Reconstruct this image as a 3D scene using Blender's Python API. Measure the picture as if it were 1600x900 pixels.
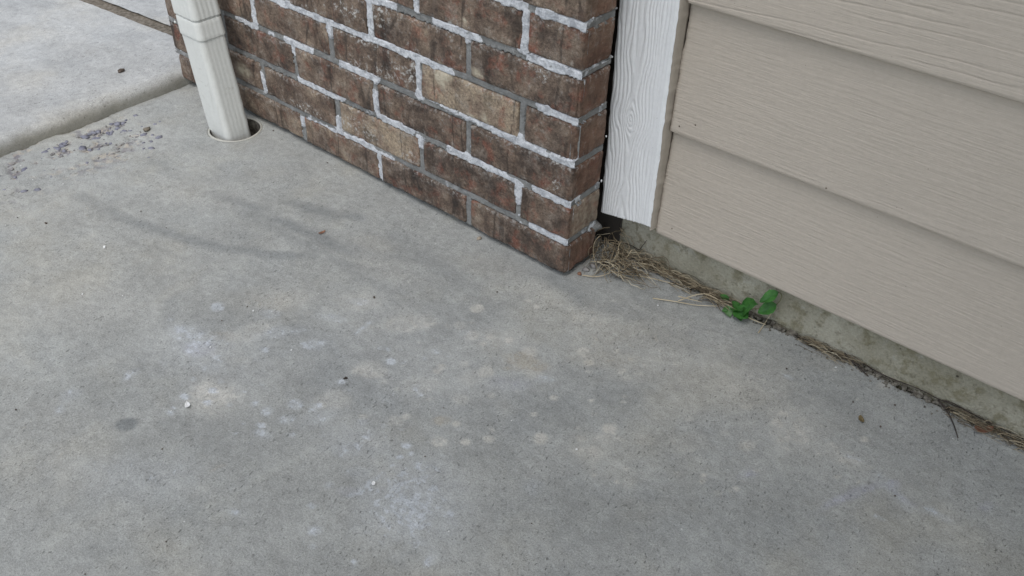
import bpy, bmesh, math, random
import numpy as np
from mathutils import Vector

for o in list(bpy.data.objects):
    bpy.data.objects.remove(o, do_unlink=True)
scene = bpy.context.scene
COL = scene.collection

# ------------------------------------------------------------------ camera
cam_d = bpy.data.cameras.new('camera')
cam_d.sensor_width = 36.0
cam_d.lens = 31.035
cam_d.clip_start = 0.01
cam_d.clip_end = 500
cam = bpy.data.objects.new('camera', cam_d)
cam.location = (0.6030, -0.8777, 0.8164)
cam.rotation_euler = (math.radians(51.738), math.radians(-1.767), math.radians(40.084))
COL.objects.link(cam)
scene.camera = cam
scene.render.resolution_x = 1024
scene.render.resolution_y = 576

# ------------------------------------------------------------------ world + sun (open shade / overcast)
SUN_EL, SUN_AZ = math.radians(62), math.radians(150)      # azimuth clockwise from +Y
world = bpy.data.worlds.new('World')
scene.world = world
world.use_nodes = True
wn, wl = world.node_tree.nodes, world.node_tree.links
bg = wn['Background']
sky = wn.new('ShaderNodeTexSky')
sky.sky_type = 'NISHITA'
sky.sun_disc = False
sky.sun_elevation = SUN_EL
sky.sun_rotation = SUN_AZ
sky.air_density = 1.0
sky.dust_density = 1.0
hs = wn.new('ShaderNodeHueSaturation')
hs.inputs['Saturation'].default_value = 0.44
wl.new(sky.outputs[0], hs.inputs['Color'])
wl.new(hs.outputs[0], bg.inputs['Color'])
bg.inputs['Strength'].default_value = 0.10
sd = bpy.data.lights.new('sun', 'SUN')
sd.energy = 0.9
sd.angle = math.radians(45)
sd.color = (1.0, 0.98, 0.96)
sun = bpy.data.objects.new('sun', sd)
sdir = Vector((math.sin(SUN_AZ) * math.cos(SUN_EL), math.cos(SUN_AZ) * math.cos(SUN_EL), math.sin(SUN_EL)))
sun.rotation_euler = sdir.to_track_quat('Z', 'Y').to_euler()
sun.location = sdir * 10
COL.objects.link(sun)
vs = scene.view_settings
vs.view_transform = 'Standard'
vs.look = 'None'
vs.gamma = 1
vs.use_curve_mapping = False
vs.exposure = 1.20

random.seed(7)
RNG = np.random.default_rng(11)

# ------------------------------------------------------------------ measured marks (world metres)
ELL = [["D",-0.2216,-0.5939,30.2,62.1,65.8,-49.0,1.0,0.35],
["D",-0.0793,-0.1713,10.0,7.9,13.8,-24.1,0.45,0.6],
["D",-0.223,-0.3672,5.7,5.8,8.5,-16.2,0.45,0.6],
["D",-0.2641,-0.5392,3.6,6.6,16.2,-13.9,0.38,0.6],
["D",-0.3697,-0.4346,58.4,56.4,7.8,-28.0,0.45,0.6],
["D",-0.0722,-0.2308,13.3,13.1,25.2,-27.8,0.35,0.6],
["D",0.1304,-0.1855,8.2,6.8,20.7,-19.9,0.35,0.6],
["D",0.1221,0.0414,21.5,29.7,24.4,-4.0,0.35,0.6],
["D",0.3724,0.0315,10.5,1.8,1.0,-17.9,0.35,0.6],
["D",-0.2034,-0.1929,14.2,8.5,6.3,-54.5,0.4,0.6],
["D",-0.4283,-0.1407,14.2,11.5,12.3,-61.8,0.3,0.6],
["D",0.5682,0.0284,10.6,1.2,3.1,-14.7,0.3,0.6],
["D",0.4105,-0.2126,4.8,2.7,11.1,-12.6,0.3,0.6],
["D",0.0925,-0.3534,6.2,5.8,16.6,-18.6,0.25,0.6],
["D",-0.1005,-0.5114,6.6,8.8,16.5,-18.5,0.25,0.6],
["D",-0.0991,-0.3256,9.7,8.5,24.4,-46.3,0.35,0.6],
["D",-0.2011,-0.1143,14.0,7.9,6.4,-70.9,0.3,0.6],
["D",-0.0332,-0.6043,7.6,14.5,22.9,-16.4,0.2,0.6],
["D",0.2731,-0.3339,6.9,5.1,13.0,-14.7,0.3,0.6],
["D",-0.5171,-0.3697,16.5,19.1,30.0,-82.3,0.3,0.6],
["D",0.1964,-0.0065,25.7,12.3,20.5,-40.8,0.35,0.6],
["L",-0.183,-0.4945,16.7,23.6,16.7,-18.6,0.75,0.8],
["L",-0.0693,-0.3322,28.9,31.2,36.9,-41.1,0.7,0.6],
["L",-0.1,-0.2283,17.5,19.7,34.8,-29.3,0.6,0.6],
["L",0.1747,-0.2747,76.3,60.9,64.2,-72.1,0.8,0.35],
["L",0.2394,-0.2528,80.6,58.3,55.5,-62.5,0.7,0.5],
["L",0.2344,-0.2229,41.2,38.4,67.8,-48.5,0.5,0.6],
["L",0.0555,-0.2902,63.9,59.0,65.2,-72.9,0.55,0.4],
["L",0.3209,-0.0146,16.3,6.4,9.3,-18.2,0.55,0.9],
["L",0.4023,-0.0491,18.9,3.1,1.9,-22.1,0.6,0.9],
["L",0.463,-0.0514,27.9,1.9,-2.5,-56.9,0.5,0.6],
["L",0.3158,-0.1685,78.4,47.7,65.1,-73.2,0.5,0.6],
["L",0.3192,-0.1516,36.5,21.8,32.3,-36.3,0.35,0.6],
["L",0.1919,-0.0808,16.0,10.6,18.1,-20.2,0.4,0.9],
["L",-0.1906,-0.2428,18.2,20.1,28.9,-31.8,0.4,0.6],
["L",-0.2196,-0.1645,10.4,7.0,7.6,-34.9,0.4,0.9],
["L",0.0915,-0.0454,16.5,8.1,9.4,-27.4,0.45,0.9],
["L",-0.2656,-0.3109,13.2,20.6,41.2,-25.0,0.4,0.6],
["L",-0.0653,-0.3998,27.1,31.3,37.2,-41.5,0.5,0.6],
["L",0.1009,0.0739,43.3,28.4,43.3,-47.5,0.3,0.6],
["L",0.0193,-0.3689,62.5,64.6,68.5,-76.8,0.5,0.5],
["L",-0.0008,-0.3031,28.5,28.1,40.6,-45.3,0.4,0.6],
["L",0.0409,-0.2496,43.9,39.6,46.5,-51.8,0.4,0.6],
["L",0.0163,-0.1691,17.0,14.6,31.7,-35.1,0.35,0.9],
["L",0.0004,-0.0488,18.8,9.1,8.5,-43.2,0.4,0.9],
["L",-0.6161,-0.234,6.6,8.1,9.7,-20.2,0.3,0.9],
["L",-0.4737,-0.5194,5.7,10.4,9.8,-10.8,0.25,0.9],
["L",0.2439,-0.0169,24.7,14.7,26.5,-29.4,0.4,0.9],
["L",0.1209,-0.3028,237.6,207.0,156.9,-176.0,0.8,0.3],
["L",-0.249,-0.3907,12.0,26.3,51.1,-14.5,0.4,0.6],
["L",0.3685,-0.0348,61.3,31.1,59.3,-66.3,0.5,0.6],
["L",0.2963,-0.2584,110.6,74.8,70.5,-79.7,0.5,0.5],
["L",0.3044,-0.1648,67.8,41.8,64.2,-72.1,0.4,0.6],
["L",0.4777,-0.0849,206.6,91.0,171.6,-193.6,0.6,0.4],
["B",-0.2918,-0.4436,14.3,14.7,16.0,-40.5,0.6,0.8],
["B",-0.3216,-0.449,41.0,61.5,50.2,-55.5,0.6,0.6],
["B",0.1163,-0.4425,11.8,21.5,23.2,-10.0,0.5,0.9],
["B",0.0929,-0.4066,156.7,156.1,85.8,-96.7,0.9,0.4],
["B",0.1324,-0.4246,126.0,78.8,28.2,-65.5,0.7,0.5],
["B",0.1446,-0.4555,124.3,123.4,152.3,-172.6,0.9,0.4],
["B",0.1215,-0.4678,24.3,25.1,25.6,-29.0,0.5,0.9],
["B",0.195,-0.4898,19.2,99.0,188.3,-9.7,0.7,0.5],
["B",0.1352,-0.5423,165.6,183.9,139.8,-159.1,0.6,0.5],
["B",0.1622,-0.4377,100.9,96.3,126.6,-143.4,0.6,0.5],
["B",0.1075,-0.4742,120.0,126.8,75.3,-85.3,0.6,0.6],
["B",-0.2165,-0.3613,10.2,16.3,62.0,-38.9,0.5,0.9],
["B",-0.1634,-0.349,29.3,44.3,80.1,-51.1,0.7,0.6],
["B",-0.1416,-0.2752,15.4,44.4,167.6,6.8,0.7,0.6],
["B",-0.1905,-0.2913,26.9,24.8,43.1,-83.6,0.5,0.6],
["B",-0.1906,-0.2428,36.5,40.3,76.4,-84.1,0.5,0.6],
["B",-0.2951,-0.5431,22.7,77.6,112.7,-14.8,0.6,0.6],
["B",-0.2339,-0.4636,17.6,25.1,30.6,-34.0,0.5,0.9],
["B",-0.0529,-0.3338,15.2,12.7,34.0,-64.0,0.25,0.9],
["B",0.0171,-0.4205,14.0,11.8,16.5,-30.0,0.4,0.9],
["B",-0.0559,-0.4288,13.9,28.3,54.0,-19.6,0.4,0.9],
["B",0.0075,-0.4427,21.8,24.6,41.5,-46.7,0.5,0.9],
["B",-0.0332,-0.2456,68.8,66.4,86.7,-96.2,0.6,0.5],
["B",-0.0876,-0.2894,79.4,83.8,103.7,-115.0,0.6,0.5],
["B",-0.2628,-0.3473,31.4,40.5,53.1,-58.6,0.5,0.6],
["B",-0.0146,-0.5879,94.8,130.0,126.8,-143.7,0.6,0.5],
["B",-0.315,-0.6157,14.4,74.2,83.7,1.6,0.4,0.6],
["B",-0.303,-0.6348,28.1,152.8,142.1,1.8,0.6,0.5],
["B",-0.1505,-0.6353,6.2,10.2,18.0,-20.3,0.3,0.9],
["B",-0.0258,-0.1889,58.9,53.7,99.1,-109.7,0.4,0.6],
["B",-0.2268,-0.4978,100.9,148.9,113.4,-126.4,0.8,0.5],
["B",-0.2337,-0.4717,100.6,144.8,91.6,-101.9,0.7,0.5],
["B",0.0483,-0.4591,41.2,45.5,69.9,-78.9,0.5,0.8],
["B",-0.112,-0.4641,65.2,84.1,75.8,-84.8,0.6,0.6],
["B",-0.0812,-0.4586,57.4,71.7,68.9,-77.2,0.6,0.6],
["B",-0.0861,-0.4985,50.0,65.6,80.5,-90.3,0.5,0.6],
["B",0.212,-0.3393,65.0,52.9,59.5,-67.3,0.35,0.6],
["B",-0.021,-0.3525,33.3,20.7,32.4,-115.1,0.3,0.6],
["B",0.1103,-0.1873,51.2,40.7,79.1,-88.1,0.5,0.6],
["B",0.0775,-0.4458,32.3,88.7,179.7,-32.8,0.6,0.6],
["P",0.5011,-0.1022,16.4,14.5,143.2,-68.3,0.6,0.8],
["P",0.528,-0.0532,91.6,35.9,87.1,-98.3,0.6,0.6],
["P",-0.273,-0.4565,25.5,29.4,33.2,-62.5,0.5,0.6],
["P",0.5392,-0.0623,37.5,0.9,-7.8,-189.2,0.5,0.6],
["P",0.061,-0.4853,45.9,51.6,91.0,-102.9,0.3,0.6],
["P",0.3916,-0.1547,83.7,45.1,85.8,-96.8,0.4,0.6],
["P",0.6257,-0.0105,98.7,30.2,91.0,-103.0,0.4,0.6],
["P",0.0865,-0.2249,22.7,19.1,47.1,-52.6,0.3,0.6],
["B",0.542,-0.1084,109.5,2.5,-4.6,-250.1,0.6,0.5],
["B",0.5835,-0.0599,59.8,1.1,2.5,-192.4,0.6,0.6],
["B",0.5985,-0.061,155.3,15.0,38.7,-159.9,0.5,0.6],
["B",0.5559,-0.0661,50.8,0.7,-7.6,-191.5,0.4,0.6],
["B",0.3539,0.0313,99.5,24.1,36.5,-188.0,0.6,0.5],
["B",0.477,-0.0458,69.6,8.1,19.5,-222.9,0.6,0.5],
["T",0.0717,-0.1804,25.6,16.4,26.5,-51.1,0.8,0.6],
["T",0.0633,-0.334,56.7,54.1,68.7,-77.0,0.7,0.6],
["T",-0.2726,-0.421,31.1,43.6,50.8,-56.3,0.5,0.6],
["T",-0.0817,-0.5615,36.8,94.4,307.6,-114.6,0.6,0.6],
["T",-0.0991,-0.4819,158.2,206.0,155.7,-174.6,0.8,0.6],
["T",0.0669,-0.2016,69.5,45.4,75.4,-144.6,0.6,0.6],
["T",-0.2797,-0.1284,18.5,16.2,22.2,-45.7,0.3,0.6],
["T",-0.2995,-0.3416,11.2,14.8,23.3,-25.7,0.4,0.9],
["T",0.3765,0.1025,26.6,12.0,26.3,-29.2,0.3,0.6],
["T",-0.4059,-0.3981,6.1,20.5,58.3,3.6,0.3,0.6],
["T",-0.7165,-0.4073,4.1,7.6,9.3,-10.1,0.3,0.9],
["T",-0.2636,-0.6838,7.3,14.2,7.9,-8.9,0.25,0.9],
["T",0.1521,-0.0995,15.6,11.0,37.8,-42.0,0.4,0.6],
["T",-0.1097,-0.0531,13.8,9.8,13.9,-28.4,0.3,0.6],
["L",0.2125,-0.241,134.1,99.3,130.3,-146.3,0.77,0.35],
["L",0.1271,-0.317,101.9,89.4,105.2,-118.2,0.72,0.35],
["L",0.0035,-0.1734,85.1,74.5,78.2,-86.6,0.67,0.35],
["L",-0.0623,-0.2471,269.1,267.2,266.9,-295.7,0.86,0.35],
["L",0.0787,-0.0589,224.8,166.3,190.4,-210.3,0.71,0.35],
["L",0.1151,-0.0579,311.0,221.2,257.4,-284.7,0.51,0.35],
["L",0.0856,-0.3609,65.4,62.6,69.8,-78.5,0.67,0.35],
["L",0.2147,-0.1539,238.2,163.2,215.9,-241.4,0.88,0.35],
["L",-0.045,-0.184,74.5,68.9,68.6,-75.8,0.47,0.35],
["L",-0.0077,-0.0765,171.5,140.2,146.1,-160.8,0.74,0.35],
["L",0.1475,-0.1375,196.2,143.4,169.4,-188.5,0.56,0.35],
["L",0.0288,-0.4156,121.4,130.4,135.8,-152.7,0.41,0.35],
["L",-0.0153,-0.394,103.7,113.7,113.4,-127.1,0.58,0.35],
["L",-0.134,-0.2701,263.4,284.4,257.5,-284.7,0.88,0.35],
["L",0.248,-0.2094,135.6,93.5,127.4,-143.2,0.57,0.35],
["L",0.0666,-0.0565,140.0,104.7,117.8,-130.0,0.77,0.35],
["L",0.0183,-0.4153,105.8,114.8,119.6,-134.3,0.45,0.35],
["L",0.1517,-0.079,139.2,96.6,117.0,-129.8,0.86,0.35],
["L",-0.0558,-0.1976,164.7,155.6,152.2,-168.2,0.44,0.35],
["L",0.1437,-0.0114,126.8,84.3,102.2,-112.9,0.42,0.35],
["L",-0.0169,-0.1881,67.6,61.0,62.5,-69.2,0.7,0.35],
["L",-0.0515,-0.1401,68.1,61.0,60.5,-66.6,0.86,0.35],
["L",0.0902,-0.0466,147.0,106.5,121.9,-134.6,0.77,0.35],
["L",0.07,-0.0533,67.9,50.5,56.3,-62.1,0.62,0.35],
["L",-0.0046,-0.2641,103.4,98.8,100.3,-111.6,0.9,0.35],
["L",0.0464,-0.2315,59.5,52.5,56.6,-63.1,0.76,0.35],
["L",-0.0369,-0.1673,173.6,157.0,155.1,-171.3,0.59,0.35],
["L",0.0962,-0.1901,62.0,50.1,57.3,-63.8,0.57,0.35],
["L",0.1987,-0.2292,218.3,162.6,207.2,-232.5,0.58,0.35],
["L",0.1432,-0.2087,122.1,95.2,113.9,-127.2,0.78,0.35],
["L",-0.0024,-0.2738,116.5,112.0,114.1,-127.0,0.78,0.35],
["L",0.2101,-0.1441,211.5,144.5,185.5,-207.2,0.69,0.35],
["L",0.0249,-0.3176,138.9,135.6,142.8,-159.6,0.63,0.35],
["L",0.1184,-0.1125,70.9,52.4,61.8,-68.6,0.72,0.35],
["L",0.0813,-0.3252,113.6,105.5,117.1,-131.3,0.83,0.35],
["L",0.1923,-0.1121,108.0,73.4,93.2,-103.8,0.66,0.35],
["L",0.1802,-0.1064,117.1,80.4,102.1,-113.7,0.75,0.35],
["L",0.0236,-0.3563,117.0,118.8,124.3,-139.2,0.69,0.35],
["L",0.1425,-0.2487,174.4,141.1,167.8,-187.9,0.72,0.35],
["L",-0.0446,-0.2951,274.3,280.1,269.4,-299.6,0.73,0.35],
["L",0.0091,-0.0793,115.8,93.4,98.0,-107.9,0.64,0.35],
["L",-0.0788,-0.2762,249.6,258.3,245.0,-271.7,0.49,0.35],
["L",0.029,-0.2052,278.9,244.7,262.3,-291.3,0.71,0.35],
["L",0.0848,0.0075,197.5,138.1,155.4,-171.0,0.6,0.35],
["L",0.0181,-0.3787,159.1,166.2,172.2,-193.1,0.59,0.35],
["L",-0.0417,-0.3318,121.7,128.4,127.6,-142.2,0.57,0.35],
["L",0.1371,-0.1233,104.6,76.4,91.6,-101.8,0.81,0.35],
["L",-0.0184,-0.33,162.3,167.2,167.9,-187.4,0.68,0.35],
["L",0.0641,-0.1615,59.7,48.7,54.3,-60.2,0.85,0.35],
["L",0.0998,-0.2303,255.9,213.4,248.1,-277.0,0.47,0.35],
["L",0.0141,-0.239,101.0,92.6,95.9,-106.6,0.51,0.35],
["L",0.1089,-0.3401,105.1,96.1,109.6,-123.2,0.86,0.35],
["L",0.1959,-0.1006,216.0,144.9,187.6,-208.9,0.61,0.35],
["L",0.018,-0.1765,93.7,81.1,86.0,-95.3,0.64,0.35],
["L",0.0059,-0.191,124.5,110.4,115.7,-128.2,0.79,0.35],
["L",0.0273,-0.1628,92.2,78.1,84.1,-93.2,0.87,0.35],
["L",-0.0753,-0.2059,180.8,175.1,166.6,-184.1,0.89,0.35],
["L",0.0803,-0.2587,135.9,118.6,131.5,-146.9,0.7,0.35],
["L",0.0992,-0.1104,250.0,188.5,211.4,-234.4,0.67,0.35],
["L",0.0632,-0.2065,185.3,157.2,174.4,-194.1,0.58,0.35],
["B",-0.0715,-0.428,122.8,147.0,140.3,-157.0,0.63,0.35],
["B",-0.0636,-0.3004,95.3,99.6,97.2,-108.1,0.79,0.35],
["B",0.1127,-0.4297,147.8,147.7,170.5,-192.6,0.64,0.35],
["B",0.1171,-0.5083,183.5,199.5,225.2,-255.7,0.5,0.35],
["B",0.0725,-0.542,115.0,136.5,148.3,-168.2,0.75,0.35],
["B",0.1772,-0.4765,219.2,214.7,260.0,-295.5,0.47,0.35],
["B",0.0147,-0.3875,138.6,146.6,152.2,-170.7,0.48,0.35],
["B",-0.0728,-0.4186,101.2,120.0,114.9,-128.5,0.81,0.35],
["B",0.0436,-0.526,127.4,152.8,162.8,-184.2,0.89,0.35],
["B",0.0717,-0.545,70.5,84.1,91.8,-104.2,0.51,0.35],
["B",-0.0045,-0.3112,95.8,95.6,97.9,-109.2,0.55,0.35],
["B",0.051,-0.3931,237.6,243.8,259.2,-291.4,0.48,0.35],
["B",-0.0275,-0.4477,263.7,309.6,304.7,-342.1,0.44,0.35],
["B",0.1666,-0.4747,156.8,155.1,189.6,-215.3,0.47,0.35],
["B",0.0672,-0.411,187.4,192.7,209.8,-236.2,0.87,0.35],
["B",-0.0022,-0.317,267.1,267.6,271.8,-303.3,0.72,0.35],
["B",0.0902,-0.4447,109.5,114.0,127.4,-143.9,0.53,0.35],
["B",0.094,-0.3991,209.0,206.3,234.2,-263.8,0.47,0.35],
["B",0.0107,-0.3195,166.2,164.9,170.4,-190.3,0.76,0.35],
["B",-0.0226,-0.305,246.8,249.2,252.0,-280.7,0.46,0.35],
["B",0.1028,-0.3755,214.8,205.0,230.0,-258.9,0.56,0.35],
["B",-0.0242,-0.2867,269.8,268.2,271.8,-302.4,0.48,0.35],
["B",-0.082,-0.3712,111.3,126.7,120.1,-133.9,0.89,0.35],
["B",0.0358,-0.4941,110.7,128.9,135.2,-152.7,0.58,0.35],
["B",0.0358,-0.3772,177.8,182.2,196.5,-220.5,0.59,0.35],
["B",0.1401,-0.4711,122.4,124.3,145.8,-165.3,0.62,0.35],
["B",0.085,-0.4304,153.4,158.0,174.5,-196.8,0.77,0.35],
["B",-0.0861,-0.4169,228.6,273.9,255.7,-285.7,0.42,0.35],
["B",-0.034,-0.267,140.3,138.2,135.8,-150.9,0.64,0.35],
["B",0.0375,-0.4268,131.6,141.8,151.1,-170.1,0.45,0.35],
["B",0.0111,-0.4161,223.7,244.6,256.3,-287.8,0.84,0.35],
["B",-0.0616,-0.375,181.3,203.4,198.5,-221.6,0.54,0.35],
["B",0.0863,-0.5608,160.2,191.9,208.8,-237.4,0.58,0.35],
["B",0.0727,-0.3982,128.0,129.1,141.7,-159.5,0.87,0.35],
["B",0.0666,-0.4864,130.1,145.4,159.0,-179.8,0.76,0.35],
["B",-0.0794,-0.4245,196.3,235.7,220.9,-247.0,0.44,0.35],
["B",-0.0089,-0.3999,95.1,104.2,105.1,-117.8,0.63,0.35],
["B",0.0042,-0.3176,114.6,114.1,117.5,-131.1,0.52,0.35],
["B",0.0599,-0.392,103.4,105.0,112.8,-126.8,0.89,0.35],
["B",0.074,-0.3712,278.8,273.1,307.7,-345.8,0.42,0.35],
["L",0.3405,-0.1129,121.3,68.1,104.2,-117.0,0.45,0.35],
["L",0.3802,-0.2017,137.0,78.1,127.6,-144.2,0.43,0.35],
["L",0.28,-0.0971,325.9,196.2,277.0,-309.7,0.53,0.35],
["L",0.1818,-0.1803,203.8,148.5,187.8,-210.0,0.89,0.35],
["L",0.325,-0.1672,181.5,108.9,163.1,-183.5,0.44,0.35],
["L",0.3917,-0.1891,329.5,182.5,308.8,-349.0,0.7,0.35],
["L",0.2236,-0.2587,99.4,73.8,96.8,-108.9,0.64,0.35],
["L",0.3989,-0.143,221.9,116.9,199.9,-225.5,0.86,0.35],
["L",0.414,-0.0167,200.4,93.3,162.8,-182.4,0.46,0.35],
["L",0.4438,-0.1226,358.2,172.5,314.7,-355.3,0.56,0.35],
["L",0.2402,-0.1388,299.7,196.4,266.6,-298.2,0.61,0.35],
["L",0.2505,-0.2694,241.5,175.1,234.7,-264.6,0.42,0.35],
["L",0.2774,-0.1086,222.1,135.4,189.6,-212.1,0.61,0.35],
["L",0.3938,-0.1822,156.0,85.6,141.5,-159.9,0.73,0.35],
["L",0.3579,-0.1974,177.2,104.0,165.6,-186.9,0.73,0.35],
["L",0.383,-0.0547,84.0,42.3,70.4,-78.9,0.81,0.35],
["L",0.1995,-0.1963,269.5,194.9,250.3,-280.3,0.53,0.35],
["L",0.2568,-0.2768,227.8,165.0,222.7,-251.3,0.68,0.35],
["L",0.236,-0.2074,322.7,225.4,298.9,-335.5,0.83,0.35],
["L",0.2693,-0.1932,83.5,55.2,77.1,-86.6,0.58,0.35],
["L",0.3955,-0.1667,393.9,212.8,365.8,-412.9,0.76,0.35],
["L",0.2798,-0.2448,175.0,119.5,166.2,-187.3,0.62,0.35],
["L",0.2287,-0.2039,74.3,52.2,69.4,-77.8,0.86,0.35],
["L",0.354,-0.1907,204.5,120.0,185.8,-209.6,0.87,0.35],
["L",0.3402,-0.054,120.5,64.6,99.7,-111.5,0.81,0.35],
["L",0.4427,0.0547,356.9,150.5,273.0,-305.2,0.69,0.35],
["L",0.2936,-0.1227,125.0,75.5,110.2,-123.4,0.54,0.35],
["L",0.3311,-0.2083,176.1,108.5,163.4,-184.4,0.52,0.35],
["L",0.4998,-0.0769,286.7,120.6,239.3,-270.1,0.82,0.35],
["L",0.2833,-0.2673,202.8,140.6,200.2,-226.0,0.65,0.35],
["B",-0.2023,-0.5404,184.2,280.5,232.2,-259.8,0.85,0.35],
["B",-0.1782,-0.5084,93.2,133.9,115.0,-128.5,0.83,0.35],
["B",-0.3281,-0.3911,83.0,117.7,90.6,-99.9,0.66,0.35],
["B",-0.2503,-0.443,173.9,245.7,202.0,-224.2,0.41,0.35],
["B",-0.1536,-0.4924,142.1,196.3,171.4,-191.7,0.6,0.35],
["B",-0.094,-0.4361,57.2,70.4,65.8,-73.6,0.74,0.35],
["B",-0.1919,-0.4901,92.2,131.1,111.5,-124.4,0.74,0.35],
["B",-0.3533,-0.4463,136.2,208.5,161.7,-178.5,0.58,0.35],
["B",-0.2049,-0.3986,94.0,122.1,104.7,-116.2,0.86,0.35],
["B",-0.1982,-0.5485,97.3,149.2,127.6,-142.8,0.73,0.35],
["B",-0.098,-0.4866,93.1,121.8,112.1,-125.7,0.77,0.35],
["B",-0.11,-0.5156,186.2,254.7,236.7,-265.7,0.52,0.35],
["B",-0.3279,-0.387,53.3,75.3,58.8,-64.8,0.6,0.35],
["B",-0.0567,-0.4723,117.4,145.6,139.4,-156.5,0.71,0.35],
["B",-0.155,-0.443,209.4,273.9,247.4,-275.9,0.76,0.35],
["B",-0.2784,-0.4648,79.8,118.0,95.6,-106.0,0.53,0.35],
["B",-0.2102,-0.5204,83.1,124.3,105.1,-117.4,0.78,0.35],
["B",-0.1161,-0.4998,235.9,318.4,297.4,-333.4,0.84,0.35],
["B",-0.1971,-0.4728,132.0,184.8,157.3,-175.3,0.85,0.35],
["B",-0.0853,-0.5143,170.2,227.5,217.6,-244.6,0.49,0.35],
["B",-0.1622,-0.4666,207.9,280.9,241.4,-269.5,0.49,0.35],
["B",-0.1332,-0.4696,116.3,153.8,138.8,-155.2,0.76,0.35],
["L",0.5005,-0.0477,211.6,86.9,172.5,-194.5,0.56,0.35],
["L",0.4576,0.1063,88.0,34.9,66.0,-73.6,0.75,0.35],
["L",0.3206,-0.0051,88.3,46.9,70.7,-78.8,0.48,0.35],
["L",0.395,0.0882,285.6,127.1,213.3,-237.4,0.78,0.35],
["L",0.4775,-0.0079,150.5,62.5,121.5,-136.5,0.86,0.35],
["L",0.4531,0.1404,87.3,34.1,64.4,-71.6,0.45,0.35],
["L",0.3901,-0.0185,266.5,129.1,218.8,-244.8,0.74,0.35],
["L",0.402,-0.0303,334.0,160.2,274.5,-307.6,0.59,0.35],
["L",0.4105,-0.0605,172.5,83.5,146.2,-164.2,0.65,0.35],
["L",0.3718,-0.1132,77.8,41.7,67.9,-76.3,0.76,0.35],
["L",0.3967,0.0166,309.1,144.4,238.8,-266.8,0.77,0.35],
["L",0.3807,-0.0375,98.0,48.8,81.0,-90.7,0.75,0.35],
["L",0.2242,-0.0346,6.4,2.1,2.1,-10.0,0.34,1.0],
["L",0.3738,-0.0452,10.1,1.8,1.5,-17.5,0.38,1.0],
["B",-0.0609,-0.2912,3.7,3.4,4.5,-6.5,0.22,1.0],
["B",0.1227,-0.4489,11.4,11.5,9.7,-11.0,0.65,1.0],
["T",0.1416,-0.0376,6.9,3.2,4.9,-14.3,0.3,1.0],
["B",-0.2443,-0.4563,7.2,8.1,7.1,-13.2,0.3,1.0],
["T",-0.5365,-0.4542,3.5,6.0,5.1,-5.6,0.2,1.0]]
LIN = [["D",[[-0.3064,-0.1647],
[-0.2255,-0.1589],
[-0.1432,-0.1589],
[-0.0608,-0.1642]],0.0152,0.4,0.9],
["D",[[-0.33,-0.0886],
[-0.2326,-0.097],
[-0.1366,-0.1106],
[-0.0431,-0.1286]],0.0189,0.35,0.9],
["D",[[-0.505,-0.2116],
[-0.3829,-0.2042],
[-0.2722,-0.195],
[-0.1851,-0.1971]],0.0115,0.35,0.9],
["D",[[-0.7464,-0.3687],
[-0.6713,-0.3603],
[-0.6058,-0.3482],
[-0.545,-0.3292],
[-0.4611,-0.3044],
[-0.405,-0.2738],
[-0.3523,-0.2414],
[-0.2916,-0.2038],
[-0.2137,-0.1701]],0.0105,0.62,0.7],
["D",[[-0.5893,-0.2146],
[-0.4959,-0.1928],
[-0.4217,-0.1858],
[-0.3662,-0.1791],
[-0.3099,-0.1749],
[-0.2727,-0.1685]],0.0107,0.7,0.7],
["D",[[-0.4902,-0.1445],
[-0.4358,-0.1345],
[-0.3902,-0.1185],
[-0.3523,-0.0964],
[-0.3052,-0.0834]],0.0114,0.7,0.7],
["D",[[-0.1435,-0.3656],
[-0.0702,-0.3685],
[-0.0127,-0.3604],
[0.0474,-0.3291],
[0.0934,-0.2836],
[0.1345,-0.2439],
[0.169,-0.1948],
[0.1969,-0.1338]],0.0369,0.42,0.9],
["D",[[-0.0098,-0.0078],
[0.0375,-0.0192],
[0.078,-0.0187],
[0.1356,0.0041]],0.0175,0.5,0.9],
["D",[[-0.279,-0.1628],
[-0.2196,-0.1645],
[-0.1541,-0.1479],
[-0.0944,-0.1553]],0.0216,0.35,0.9],
["D",[[-0.7563,-0.2182],
[-0.6425,-0.2161],
[-0.5764,-0.2109]],0.0171,0.35,0.9],
["B",[[0.0695,-0.4403],
[0.0689,-0.466],
[0.0719,-0.4756]],0.0047,0.6,0.7],
["B",[[0.1536,-0.4795],
[0.1729,-0.4791]],0.0041,0.6,0.7],
["B",[[0.5137,-0.053],
[0.5576,-0.0707]],0.0078,0.4,0.7]]
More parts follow.
